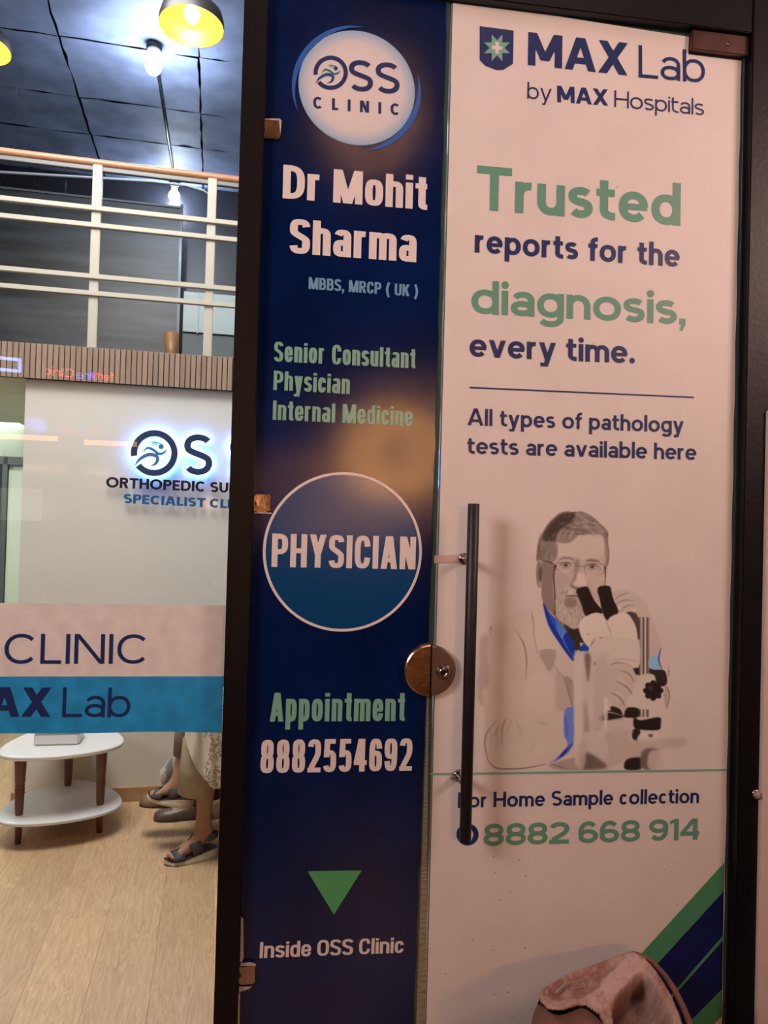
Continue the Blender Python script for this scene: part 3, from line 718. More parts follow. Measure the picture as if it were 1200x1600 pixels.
def sk(T, P, w, col, soft=.35, alpha=1.0):
    Q = [T(*p) for p in P]; n_ = len(Q); ws = [w * (.35 if i in (0, n_ - 1) else 1) for i in range(n_)] if not isinstance(w, list) else w
    paint(taper(Q, ws, 6 * n_), col, soft, alpha)
def el(T, cx, cy, rx, ry, col, soft=.5, alpha=1.0, rot=0):
    c, s = math.cos(rot), math.sin(rot)
    pg(T, [(cx + rx * math.cos(a) * c - ry * math.sin(a) * s, cy + rx * math.cos(a) * s + ry * math.sin(a) * c) for a in [i * math.pi / 12 for i in range(24)]], col, soft, alpha, False)
PR = random.Random(11)
# coat
pg(_C, [(585, 70), (500, 150), (400, 190), (280, 240), (150, 310), (118, 350), (62, 400), (45, 500), (40, 700), (30, 780), (35, 950), (85, 1010), (98, 1100), (90, 1250), (112, 1420), (180, 1512), (250, 1525), (600, 1492), (760, 1400), (860, 1380), (860, 900), (850, 640), (740, 470), (640, 270)], (169, 146, 130), .6)
pg(_C, [(70, 400), (120, 420), (110, 560), (130, 700), (120, 820), (75, 870), (85, 1000), (40, 940), (30, 790), (48, 650), (48, 500)], (146, 123, 111), 2.2, .8)
pg(_C, [(150, 320), (260, 300), (330, 380), (300, 480), (180, 460)], (160, 137, 122), 4, .6)
pg(_C, [(440, 800), (560, 700), (700, 800), (690, 1000), (560, 1050), (450, 980)], (176, 151, 136), 2, .7)
pg(_C, [(700, 700), (760, 740), (830, 1000), (700, 1020), (690, 850)], (152, 131, 116), 2, .7)
pg(_C, [(500, 160), (585, 80), (640, 270), (740, 470), (690, 520), (600, 520), (545, 540), (520, 400)], (172, 150, 132), .8)
pg(_C, [(690, 525), (745, 470), (850, 640), (850, 800), (760, 740), (676, 650)], (170, 147, 131), .6)
pg(_C, [(560, 545), (690, 525), (676, 650), (640, 700), (600, 640)], (137, 115, 102), 1.6, .85)
sk(_C, [(375, 385), (425, 470), (448, 600), (440, 780)], [.5, 1.6, 1.6, .3], (105, 86, 75), .5)
sk(_C, [(487, 190), (505, 260), (515, 400), (540, 540)], [1, 1.8, 1, .8], (128, 107, 94), .6)
sk(_C, [(540, 545), (600, 520), (690, 520)], 1.4, (112, 92, 81), .4); sk(_C, [(690, 520), (678, 600), (680, 650), (760, 740), (845, 800)], 1.0, (130, 109, 97), .4)
sk(_C, [(760, 740), (800, 860), (832, 990)], [.6, 1.4, 1], (88, 70, 61), .4); pg(_C, [(775, 750), (850, 800), (850, 980), (830, 990)], (128, 107, 96), .7, .8)
sk(_C, [(110, 1430), (190, 1516), (400, 1522), (620, 1485)], [.6, 1.8, 1.8, .8], (92, 74, 65), .5)
sk(_C, [(210, 1105), (125, 1200), (95, 1290), (108, 1400), (135, 1480)], [.4, 1.5, 1.8, 1.5, .6], (112, 90, 80), .6)
sk(_C, [(275, 1100), (245, 1170), (240, 1280), (250, 1330)], [1.2, 2.2, 1.4, .4], (122, 101, 90), .8)
sk(_C, [(230, 1140), (195, 1200), (180, 1260)], 1.6, (128, 106, 95), .7); sk(_C, [(330, 1100), (290, 1190), (280, 1240)], 1.2, (136, 114, 102), .8)
for a, b, c, d in ((150, 1180, 130, 1420), (200, 1200, 175, 1400), (360, 1120, 400, 1260), (520, 1300, 480, 1380), (640, 1150, 520, 1130)):
    sk(_C, [(a, b), ((a + c) / 2 + 12, (b + d) / 2), (c, d)], 4.0, (150, 128, 114), 1.6, .7)
sk(_C, [(130, 350), (150, 320), (140, 390)], 1.5, (125, 103, 92), .6); sk(_C, [(330, 330), (380, 380), (400, 440)], 2.5, (148, 126, 112), 1.2, .8)
for cx, cy, rr in ((250, 700, 60), (320, 900, 80), (200, 1000, 50), (560, 1350, 60), (350, 1400, 70)): el(_C, cx, cy, rr, rr * 1.4, (174, 151, 134), 3.5, .5)
# table edge under the sleeve
pg(_C, [(640, 1490), (850, 1430), (976, 1400), (976, 1530), (720, 1530)], (132, 110, 99), 1, .8); sk(_C, [(650, 1480), (740, 1510), (800, 1530)], 1.2, (90, 62, 56), .4)
# neck, shirt
pg(_A, [(197, 740), (340, 730), (420, 1000), (470, 1420), (620, 1480), (680, 1600), (520, 1600), (330, 1330), (205, 1150)], (112, 93, 82), .6)
pg(_C, [(588, 112), (640, 200), (700, 262), (780, 352), (852, 440), (864, 532), (842, 612), (720, 452), (640, 322), (604, 210)], (16, 42, 120), .5)
pg(_C, [(690, 262), (782, 352), (756, 398), (742, 420), (696, 330)], (62, 96, 182), .5); pg(_C, [(640, 215), (692, 270), (700, 330), (655, 270)], (30, 62, 150), .5)
sk(_C, [(782, 352), (756, 395), (762, 440), (840, 585)], .9, (120, 148, 205), .3); sk(_C, [(780, 352), (852, 440), (864, 520)], .9, (110, 138, 200), .3)
pg(_A, [(440, 1410), (560, 1472), (640, 1470), (700, 1620), (545, 1600)], (42, 31, 26), .7)
pg(_C, [(850, 440), (880, 400), (905, 500), (880, 520), (862, 525)], (48, 36, 30), .5)
pg(_C, [(896, 508), (940, 458), (976, 500), (985, 530), (900, 528)], (18, 52, 132), .5)
# head
pg(_A, [(190, 700), (220, 560), (350, 450), (600, 380), (800, 370), (920, 420), (945, 600), (940, 800), (905, 985), (860, 1150), (760, 1300), (620, 1430), (470, 1420), (370, 1340), (330, 1200), (200, 1000)], (160, 136, 121), .6)
pg(_A, [(330, 500), (600, 420), (890, 430), (900, 620), (700, 690), (560, 660), (370, 640)], (170, 146, 130), 2.5, .9)
pg(_A, [(195, 700), (335, 750), (325, 1000), (335, 1310), (205, 1150), (197, 1000)], (114, 94, 83), .9)
pg(_A, [(345, 850), (480, 850), (520, 960), (430, 1030), (380, 1150), (340, 1150)], (150, 127, 113), 2, .8)
el(_A, 162, 850, 34, 158, (118, 97, 86), .5); el(_A, 176, 850, 18, 90, (66, 50, 43), 1.2, .8); el(_A, 172, 968, 20, 34, (140, 118, 105), .7)
# hair
HR = [(130, 690), (150, 500), (200, 385), (270, 270), (360, 185), (410, 152), (490, 138), (570, 150), (640, 138), (705, 162), (785, 212), (860, 282), (925, 345), (950, 395), (945, 480), (962, 620), (948, 740), (922, 755), (915, 650), (905, 500), (880, 410), (800, 398), (700, 402), (600, 412), (540, 470), (460, 500), (350, 480), (372, 600), (330, 700), (240, 715), (200, 702), (165, 690)]
pg(_A, HR, (104, 86, 75), .5)
pg(_A, [(250, 330), (330, 240), (420, 170), (560, 160), (560, 230), (430, 320), (360, 400), (350, 480), (230, 470), (200, 430)], (52, 40, 34), 1.4, .92)
pg(_A, [(200, 520), (350, 480), (372, 600), (330, 700), (240, 712), (195, 640)], (118, 99, 87), 1.2, .9)
pg(_A, [(350, 480), (380, 400), (430, 350), (600, 360), (600, 412), (540, 470), (460, 500)], (122, 102, 90), 1, .9)
pg(_A, [(600, 150), (700, 170), (880, 310), (900, 400), (760, 390), (640, 330), (560, 250)], (128, 109, 97), 1.5, .7)
for i in range(230):
    t = PR.random(); x, y = PR.uniform(380, 900), PR.uniform(150, 410)
    if y < 140 + abs(x - 560) ** 1.7 / 95: continue
    l = PR.uniform(30, 90); dx = l; dy = l * PR.uniform(.05, .55) * (1 if x > 560 else -.6); dk = PR.random() < .5 + (.2 if x < 600 else -.1)
    sk(_A, [(x, y), (x + dx * .5, y + dy * .3 - 8), (min(x + dx, 935), y + dy)], PR.uniform(.5, 1.1), (62, 48, 41) if dk else (158, 136, 121), .25, PR.uniform(.35, .8))
for i in range(80):
    x, y = PR.uniform(150, 330), PR.uniform(400, 690); l = PR.uniform(40, 90)
    sk(_A, [(x + 25, y - l * .5), (x, y), (x + 5, min(y + l * .5, 700))], PR.uniform(.5, .9), PR.choice([(70, 55, 47), (140, 120, 106), (90, 73, 64)]), .25, .55)
for i in range(30):
    x = PR.uniform(360, 560); sk(_A, [(x + 40, 350), (x, 400), (x - 12, 480 - (x - 360) * .12)], .8, PR.choice([(82, 66, 57), (150, 129, 115)]), .3, .6)
sk(_A, [(905, 420), (930, 600), (925, 750)], 3, (150, 130, 116), .8, .8)
# brows, eyes, glasses
sk(_A, [(375, 700), (440, 668), (520, 672), (565, 700)], [.8, 2.6, 2.6, 1], (112, 92, 81), .8); sk(_A, [(690, 700), (770, 695), (850, 712)], [2, 4.2, 2.5], (106, 86, 75), .9)
pg(_A, [(575, 690), (620, 700), (600, 860), (560, 950), (520, 960), (560, 860), (570, 780)], (118, 98, 87), 1.6, .85)
for cx, cy in ((465, 748), (765, 765)):
    el(_A, cx, cy + 3, 62, 24, (146, 124, 111), .8); el(_A, cx, cy, 24, 19, (48, 36, 31), .6); sk(_A, [(cx - 75, cy + 2), (cx - 20, cy - 27), (cx + 30, cy - 25), (cx + 75, cy + 12)], 1.5, (72, 56, 48), .4)
    sk(_A, [(cx - 60, cy + 24), (cx, cy + 34), (cx + 60, cy + 24)], 1.2, (120, 100, 89), .6); el(_A, cx - 8, cy - 6, 5, 4, (190, 170, 155), .3)
sk(_A, [(820, 750), (860, 800), (850, 830)], 2, (120, 100, 88), 1, .7)
def rr(x0, y0, x1, y1, w, col): sk(_A, [(x0 + 12, y0), ((x0 + x1) / 2, y0 - 4), (x1 - 12, y0 + 2), (x1, y0 + 22), (x1 - 8, y1 - 26), (x1 - 40, y1), ((x0 + x1) / 2, y1 + 4), (x0 + 40, y1 - 4), (x0 + 5, y1 - 34), (x0, y0 + 18), (x0 + 12, y0)], [w] * 11, col, .3)
rr(362, 722, 572, 828, .9, (104, 84, 74)); rr(682, 740, 905, 858, .9, (100, 80, 70))
sk(_A, [(390, 822), (470, 832), (540, 824)], 1, (190, 168, 152), .3); sk(_A, [(690, 790), (705, 840), (760, 860), (830, 858)], 1.2, (190, 168, 152), .3)
sk(_A, [(575, 765), (630, 760), (685, 768)], 1.1, (70, 54, 47), .3); sk(_A, [(215, 698), (280, 715), (345, 742)], 1.8, (52, 40, 36), .3)
el(_A, 345, 775, 13, 32, (38, 27, 24), .4); el(_A, 349, 785, 5, 7, (200, 185, 170), .2)
sk(_A, [(335, 800), (331, 900), (345, 1150), (338, 1312)], [1.5] * 4, (28, 20, 18), .3); sk(_A, [(914, 765), (915, 870), (908, 985)], [1.8, 1.3, 1.2], (30, 22, 20), .3); el(_A, 914, 778, 10, 18, (34, 25, 22), .4)
# nose, mouth, beard
pg(_A, [(605, 830), (680, 860), (715, 950), (690, 990), (620, 995), (560, 960), (590, 900)], (178, 154, 138), 1.4, .85)
pg(_A, [(510, 960), (560, 990), (620, 1010), (600, 1040), (540, 1010)], (92, 73, 63), 1, .9); el(_A, 575, 1022, 18, 9, (50, 36, 31), .5)
sk(_A, [(705, 920), (740, 1010), (800, 1100)], 2, (128, 107, 95), .9, .8); pg(_A, [(700, 850), (900, 860), (890, 1000), (780, 1080), (730, 960)], (164, 141, 126), 2, .7)
pg(_A, [(395, 1140), (440, 1050), (520, 1010), (600, 1030), (600, 1090), (470, 1090), (430, 1150)], (156, 136, 121), 1)
pg(_A, [(345, 1190), (400, 1110), (470, 1100), (600, 1110), (660, 1200), (700, 1330), (620, 1440), (550, 1474), (470, 1430), (372, 1345)], (150, 130, 114), .7)
el(_A, 520, 1175, 78, 62, (112, 93, 83), 1.6, .9)
for i in range(200):
    x, y = PR.uniform(360, 660), PR.uniform(1110, 1440)
    if abs(x - 520) < 70 and y < 1230: continue
    if y > 1330 + (150 - abs(x - 540)) * .9: continue
    l = PR.uniform(30, 75); vx = (x - 520) * .0015
    sk(_A, [(x, y), (x + l * vx, y + l * .5), (x + l * vx * .6, y + l)], PR.uniform(.5, .9), PR.choice([(110, 92, 80), (188, 166, 148), (170, 149, 131), (96, 78, 68)]), .25, .55)
for i in range(50):
    x = PR.uniform(410, 600); sk(_A, [(x, 1030 - (x - 500) * .1), (x - 15, 1060), (x - 25, 1095)], .7, PR.choice([(180, 158, 142), (104, 86, 76)]), .25, .6)
sk(_A, [(455, 1105), (520, 1097), (605, 1106)], [.6, 1.8, 1.6], (62, 46, 40), .4)
# raised hand and far sleeve
pg(_D, [(830, 560), (880, 570), (945, 582), (975, 640), (1003, 735), (945, 770), (900, 760), (880, 640)], (164, 142, 126), .7)
pg(_D, [(756, 492), (775, 466), (830, 452), (890, 480), (935, 535), (948, 585), (885, 580), (850, 562), (800, 560), (788, 548), (765, 528)], (164, 143, 127), .5)
for P in ([(765, 512), (810, 480), (850, 470)], [(772, 530), (820, 505), (870, 505)], [(800, 558), (840, 530), (880, 525)]): sk(_D, P, 1.2, (104, 84, 74), .4)
for x, y in ((768, 488), (776, 515), (803, 540), (874, 552)): el(_D, x, y, 9, 9, (180, 160, 144), .6, .8)
# microscope: column, arm
def col_(y0, y1, x0=893, x1=943):
    for a, b, c in ((0, 1, (120, 100, 90)), (0, .12, (60, 45, 40)), (.2, .38, (150, 130, 117)), (.42, .5, (52, 38, 34)), (.55, .72, (170, 148, 134)), (.78, .9, (78, 60, 54))):
        pg(_D, [(x0 + (x1 - x0) * a, y0), (x0 + (x1 - x0) * b, y0), (x0 + (x1 - x0) * b, y1), (x0 + (x1 - x0) * a, y1)], c, .3, 1, False)
pg(_D, [(870, 822), (1000, 828), (1025, 860), (1022, 900), (985, 905), (950, 860), (870, 850)], (38, 27, 24), .5); col_(583, 860)
pg(_D, [(838, 560), (888, 575), (896, 700), (880, 640), (850, 590)], (64, 49, 43), .6)
pg(_D, [(945, 770), (982, 762), (998, 730), (990, 800), (1000, 828), (945, 822)], (118, 148, 205), .6); sk(_D, [(998, 728), (988, 780), (1002, 828)], 2, (18, 40, 120), .35)
pg(_D, [(885, 862), (968, 856), (966, 965), (940, 1012), (885, 1012), (848, 1000), (884, 920)], (172, 151, 135), .7); col_(1015, 1052, 895, 942)
for k in range(8): a_ = k * math.pi / 4; el(_D, 962 + 34 * math.cos(a_), 927 + 34 * math.sin(a_), 14, 14, (30, 21, 19), .4)
el(_D, 962, 927, 34, 34, (30, 21, 19), .5); el(_D, 950, 915, 12, 12, (58, 44, 39), 1)
pg(_D, [(1022, 905), (1032, 940), (1025, 1015), (1012, 960)], (150, 128, 115), .5); sk(_D, [(1022, 905), (1038, 945), (1026, 1015)], 1.2, (44, 32, 28), .3); sk(_D, [(1036, 812), (1034, 850), (1030, 865)], .8, (40, 30, 26), .3)
pg(_D, [(824, 1048), (840, 1008), (893, 1012), (892, 1050), (860, 1055)], (32, 23, 20), .5); pg(_D, [(760, 1020), (800, 1010), (822, 1052), (712, 1066), (720, 1040)], (36, 26, 23), .7)
sk(_D, [(700, 1045), (760, 1030), (830, 1050)], 1.4, (165, 145, 130), .5); sk(_D, [(708, 1062), (765, 1068), (820, 1062)], 1.6, (28, 20, 18), .4)
pg(_D, [(690, 1075), (870, 1062), (872, 1100), (680, 1112)], (166, 146, 130), .7)
pg(_D, [(872, 1056), (905, 1066), (990, 1052), (997, 1085), (985, 1112), (900, 1110), (872, 1098)], (28, 20, 18), .6); pg(_D, [(868, 1110), (900, 1112), (895, 1160), (865, 1152)], (36, 27, 24), .6)
pg(_D, [(900, 1130), (950, 1118), (978, 1140), (950, 1165), (890, 1165)], (176, 155, 140), .9); el(_D, 950, 1138, 12, 8, (90, 72, 64), .8)
pg(_D, [(860, 1160), (1100, 1150), (1098, 1190), (1000, 1205), (990, 1290), (905, 1285), (860, 1240), (780, 1285), (735, 1290), (740, 1130), (860, 1110)], (156, 134, 120), 2.2, .85)
pg(_D, [(838, 1250), (905, 1243), (903, 1295), (830, 1295)], (34, 24, 21), .8); pg(_D, [(905, 1225), (935, 1198), (985, 1210), (960, 1290), (910, 1290)], (88, 69, 61), 1.5, .9)
pg(_D, [(945, 1215), (1000, 1212), (1002, 1290), (940, 1290)], (164, 142, 128), 1.2, .9); sk(_D, [(905, 1245), (904, 1292)], 3, (130, 110, 98), .8)
# lower hand
pg(_D, [(740, 830), (790, 795), (850, 795), (870, 830), (890, 880), (872, 895), (866, 940), (842, 965), (832, 1010), (822, 1045), (805, 1008), (770, 995), (745, 960)], (164, 142, 127), .6)
for P in ([(785, 880), (830, 905), (855, 930), (862, 945)], [(760, 935), (800, 955), (822, 985), (830, 1005)], [(800, 830), (850, 850), (872, 890)], [(758, 805), (800, 795), (838, 800)]): sk(_D, P, 1.4, (96, 78, 68), .45)
for P in ([(800, 870), (850, 905)], [(790, 935), (825, 960)]): sk(_D, [P[0], P[0], P[1]], 3, (178, 157, 141), 1, .7)
pg(_D, [(770, 1000), (800, 1012), (775, 1020), (760, 1012)], (44, 32, 28), .6)
# eyepieces and prism heads
pg(_A, [(586, 1055), (615, 1008), (690, 994), (724, 1012), (790, 1150), (884, 1290), (700, 1330), (640, 1180)], (27, 18, 15), .5)
pg(_A, [(824, 1035), (855, 990), (940, 984), (976, 1010), (1005, 1130), (1062, 1290), (940, 1375), (880, 1270), (850, 1130)], (27, 18, 15), .5)
sk(_A, [(600, 1070), (640, 1180), (700, 1300)], 2, (52, 39, 33), 1, .8); sk(_A, [(720, 1215), (770, 1195), (810, 1180)], 1, (58, 44, 38), .6)
pg(_D, [(614, 640), (622, 600), (660, 572), (705, 562), (735, 590), (755, 640), (765, 690), (700, 700), (662, 722), (632, 690)], (180, 159, 142), .5)
pg(_D, [(748, 605), (780, 572), (835, 565), (862, 590), (884, 640), (880, 690), (820, 720), (765, 690)], (178, 157, 140), .5)
pg(_D, [(664, 722), (700, 672), (880, 688), (898, 700), (896, 812), (840, 800), (760, 785), (672, 765)], (174, 153, 137), .6)
sk(_D, [(735, 590), (757, 640), (766, 680)], 1.0, (136, 116, 103), .5); sk(_D, [(665, 722), (680, 700), (688, 686)], 1.2, (70, 54, 47), .4); sk(_D, [(755, 790), (820, 780), (896, 790)], 1.0, (128, 108, 96), .6); sk(_D, [(700, 672), (720, 676), (760, 680)], .8, (150, 130, 116), .5)
for x, y in ((658, 663), (748, 596), (716, 682)): el(_D, x, y, 2.5, 2.5, (60, 46, 40), .2)
# out-of-focus bracket in front
pg(_D, [(592, 760), (615, 745), (745, 745), (758, 765), (750, 795), (700, 800), (690, 900), (660, 985), (640, 1000), (590, 1010)], (168, 147, 132), 1.6, .92)
pg(_D, [(640, 760), (668, 765), (662, 860), (654, 880)], (96, 77, 68), 1.3, .9); el(_D, 688, 800, 5, 8, (110, 90, 80), 1)
pg(_D, [(591, 760), (632, 756), (634, 1000), (628, 1280), (598, 1282)], (174, 154, 139), 1.3, .95, False); sk(_D, [(640, 980), (650, 1100), (640, 1240)], 8, (126, 106, 95), 2.5, .8)
pg(_D, [(695, 800), (745, 790), (742, 960), (730, 1060), (700, 1120), (680, 1090)], (160, 138, 125), 1.6, .85); pg(_D, [(640, 1120), (745, 1165), (730, 1260), (636, 1215)], (166, 146, 132), 1.4, .95)
sk(_D, [(738, 960), (740, 1040), (738, 1110)], [5, 6, 3], (182, 162, 147), .9, .9); pg(_D, [(640, 1215), (728, 1262), (735, 1292), (630, 1292)], (84, 66, 58), 2, .9)
pg(_D, [(610, 1190), (650, 1150), (640, 1280), (605, 1290)], (158, 138, 124), 1.5, .8)
pg(_C, [(832, 1000), (790, 1010), (766, 1060), (766, 1230), (790, 1290), (800, 1330), (846, 1310), (846, 1005)], (88, 104, 165), .6); pg(_C, [(768, 1090), (800, 1130), (800, 1230), (780, 1250)], (66, 84, 152), .9, .8)
pg(_C, [(640, 1472), (700, 1440), (790, 1340), (842, 1308), (800, 1385), (720, 1445)], (56, 70, 146), .5); pg(_C, [(720, 1430), (785, 1350), (800, 1345), (770, 1400)], (24, 30, 90), .5, .8)
small = IMG.reshape(PH, SS, PW, SS, 3).mean((1, 3)) / 255.0
ln = np.where(small <= .04045, small / 12.92, ((small + .055) / 1.055) ** 2.4)
pl_lin = np.array(lin((172, 150, 136))); alb = np.clip(ln / pl_lin * np.array(PAPER_RGB), 0, .95)
RAYM = np.array([list(RT), list(-UP), list(FW)])            # photo measurement -> point on the poster's plane
gx, gy = np.meshgrid(np.arange(PW) + PX0 + .5, np.arange(PH) + PY0 + .5)
dirs = np.stack([(gx - 600) / FPX, (gy - 800) / FPX, np.ones_like(gx)], -1) @ RAYM
tt = (PAPER_Y + .0002 - EYE.y) / dirs[..., 1]
co = dirs * tt[..., None] + np.array(list(EYE)); co[..., 1] = PAPER_Y + .0002
me = bpy.data.meshes.new('portrait_print'); NV = PW * PH
me.vertices.add(NV); me.vertices.foreach_set('co', (co.reshape(-1, 3) - np.array([xd0, -.001, .1])).astype(np.float32).ravel())
ii = (np.arange(PH - 1)[:, None] * PW + np.arange(PW - 1)[None]).ravel(); NF = len(ii)
me.loops.add(NF * 4); me.polygons.add(NF)
me.loops.foreach_set('vertex_index', np.stack([ii, ii + PW, ii + PW + 1, ii + 1], 1).astype(np.int32).ravel())
me.polygons.foreach_set('loop_start', (np.arange(NF) * 4).astype(np.int32)); me.update(calc_edges=True)
ca_ = me.color_attributes.new('ink', 'FLOAT_COLOR', 'POINT')
ca_.data.foreach_set('color', np.concatenate([alb.reshape(-1, 3), np.ones((NV, 1))], 1).astype(np.float32).ravel())
PRT = mat('portrait_vinyl', PAPER_RGB, 0.42, var=0.055, vscale=7, bump=0.03, bscale=60, spec=0.35, attr='ink')
po = link('portrait_print', me, PRT, lp)
po['label'] = 'printed picture of a bearded man in a lab coat at a microscope'
# ------------------------------------------------------------------ two-colour band on the clear pane
bd = thing('window_band', 'horizontal pink and blue vinyl band with navy lettering across the clear pane', 'decal', (xl_, .010, fac(100, 1147).z))
BY = 0.0112
BP = mat('band_pink', (0.84, 0.80, 0.76), .5, var=.12, vscale=28, detail=8)
BB = mat('band_blue', (0.018, 0.36, 0.78), .45, var=.25, vscale=24, detail=8)
zt, zm, zb = (fac(0, 943).z + fac(356, 947).z) / 2, (fac(0, 1058.5).z + fac(351, 1058.5).z) / 2, (fac(0, 1149).z + fac(347, 1145).z) / 2
bx1 = xl_ - .0025
def sheet(name, x0, x1, z0, z1, m, parent, wob):
    V, Fc = [], []
    for i in range(41):
        x = x0 + (x1 - x0) * i / 40; dz = wob * (.0009 * math.sin(i * .9) - (.0014 if i > 38 else 0))
        V += [(x, BY, z0 + dz), (x, BY, z1)]
    Fc = [(2 * i, 2 * i + 2, 2 * i + 3, 2 * i + 1) for i in range(40)]
    return mesh(name, V, Fc, m, parent)
sheet('pink_strip', -1.9, bx1, zm, zt, BP, bd, 0); sheet('blue_strip', -1.9, bx1, zb, zm, BB, bd, 1)
LY = BY - .0006
LT = font('geo', .13, .12, .98); LT['ca'] = 42; LT['gap'] = .14
ftext('lettering', 'CLINIC', LT, 3.5, 1038.8, 229, 1038.6, 47.5, INKN, bd, LY)
ftext('lettering', 'OSS', LT, -150, 1039, -22, 1038.8, 47.5, INKN, bd, LY)
ftext('lettering', 'MAX', font('geo', .25, .2, 1.0), -78, 1121.5, 75.5, 1122.3, 47, INKN, bd, LY)
ftext('lettering', 'Lab', font('geo', .115, .11, .98, .72), 94.5, 1122.5, 201.5, 1122.5, 47, INKN, bd, LY)

# ------------------------------------------------------------------ right edge: bricks, pillar, bolt
wr = thing('wall_right', kind='structure', at=(xfr, .02, 0))
wbox('mortar', xfr - .002, xfr + .42, .034, .12, 0, 3.0, mat('mortar', (.10, .06, .05), .9), wr)
bz = fac(1195, 1190).z; RED = mat('red_brick', (.30, .13, .09), .8, var=.35, vscale=40, bump=.4, bscale=80)
bq = None
for r_ in range(0, 40):
    for c_ in range(3):
        x0 = xfr + .003 + c_ * .135 - (.06 if r_ % 2 else 0); x1 = min(x0 + .125, xfr + .41); x0 = max(x0, xfr + .002)
        z0 = r_ * .0685 + .01
        if z0 > 2.2: break
        wbox('brick', x0, x1, .02, .05, z0, z0 + .058, RED, wr, bevel=.002)
pl0 = (fac(1197, 800, -.04).x + fac(1179, 1590, -.04).x) / 2 + .004
tag(wbox('trim_4', pl0, pl0 + .25, -.04, .02, 0, fac(1198, 640, -.04).z, mat('pink_plaster', (.74, .60, .55), .5, var=.06, vscale=10), bevel=.003), kind='structure', label='pale pink pilaster at the right edge')
kb = fac(1182, 1241, -.03)
bo = thing('frame_bolt', 'small pale round bolt head on the black door frame at the right', 'bolt', kb)
lathe('bolt_head', [(0, .014), (.005, .013), (.0085, .009), (.009, .003), (.006, 0)], kb, (-.2, -1, 0), mat('pale_bolt', (.40, .33, .29), .5, var=.3, vscale=60), bo, 16)
lathe('washer', [(0, .0025), (.010, .0025), (.0112, 0)], kb, (0, -1, 0), BRASS, bo, 16)

# ================================================================== THE WAITING ROOM BEHIND THE PANE
WALLC = mat('cream_wall', (0.62, 0.58, 0.50), .6, var=.05, vscale=3)
u_l = loc(bw(34, 770))[0]                              # left end of the back wall
zsl0 = (loc(bw(0, 588))[2] + loc(bw(365, 612))[2]) / 2; zsl1 = (loc(bw(0, 535))[2] + loc(bw(365, 562))[2]) / 2
UR = 2.4                                               # the room goes on to the right behind the posters
# floor of separate planks
fl = thing('floor', kind='structure', at=(0, 0, -.02))
rbox('subfloor', -3.3, UR, -3.0, 3.0, -.05, -.012, mat('subfloor', (.12, .08, .05), .9), fl)
PLK = wood('oak_plank', (0.70, 0.47, 0.28), (0.36, 0.215, 0.115), scale=(14, 1.3, 14), rough=.38, ring=2.2, rnd=.14)
pw, pl_ = 0.182, 1.22
seam = loc(flr(257, 1388))[0]
meshes = {}
def plank(u0, u1, d0, d1):
    c = room((u0 + u1) / 2, (d0 + d1) / 2, -.006); key = (round(u1 - u0, 4), round(d1 - d0, 4))
    if key not in meshes:
        bm = bmesh.new(); bmesh.ops.create_cube(bm, size=1)
        bmesh.ops.scale(bm, vec=(u1 - u0 - .0004, d1 - d0 - .0004, .012), verts=bm.verts)
        bmesh.ops.bevel(bm, geom=[e for e in bm.edges if all(v.co.z > 0 for v in e.verts)], offset=.0004, segments=1, affect='EDGES')
        me = bpy.data.meshes.new('plank'); bm.to_mesh(me); bm.free(); me.materials.append(PLK); meshes[key] = me
    o = bpy.data.objects.new('plank', meshes[key]); COL.objects.link(o); o.parent = fl
    o.location = c - Vector(fl.location); o.rotation_euler = (0, 0, IA)
for i in range(-13, 10):
    u0 = seam + i * pw
    if u0 > 1.2 or u0 < -3.0: continue
    dtop = 2.4 if u0 + pw <= u_l + .3 else 0.0
    off = [0, .52, .88, .25, .7][i % 5]
    if i == 0: off = loc(flr(280, 1387))[1] % pl_
    d = -2.6 - pl_ + (off % pl_)
    while d < dtop:
        e = min(d + pl_, dtop)
        if e > -2.35 and e - d > .02: plank(u0, u0 + pw, d, e)
        d += pl_
# back wall with the glossy grey panel
wb = thing('wall_back', kind='structure', at=room(0, 0, 0))
rbox('plaster', u_l, UR, .012, .12, 0, zsl0, WALLC, wb)
zgp = .86
GPN = mat('grey_back_painted_glass', (0.60, 0.58, 0.54), .06, var=.04, vscale=2, spec=.55)
us = [u_l, u_l + 1.32, u_l + 2.6, UR]
for a_, b_ in zip(us, us[1:]): rbox('glass_panel', a_ + .001, b_ - .001, 0, .012, zgp, zsl0 - .002, GPN, wb)
rbox('panel_lower', u_l, UR, .004, .012, .0, zgp - .002, WALLC, wb)
BSW = wood('baseboard_wood', (.42, .25, .13), (.30, .17, .085), scale=(1, 10, 10), rough=.5)
zbb = loc(bw(215, 1229))[2]
tag(rbox('baseboard_back', u_l + .0, UR, -.012, .004, 0, zbb, BSW), kind='structure')
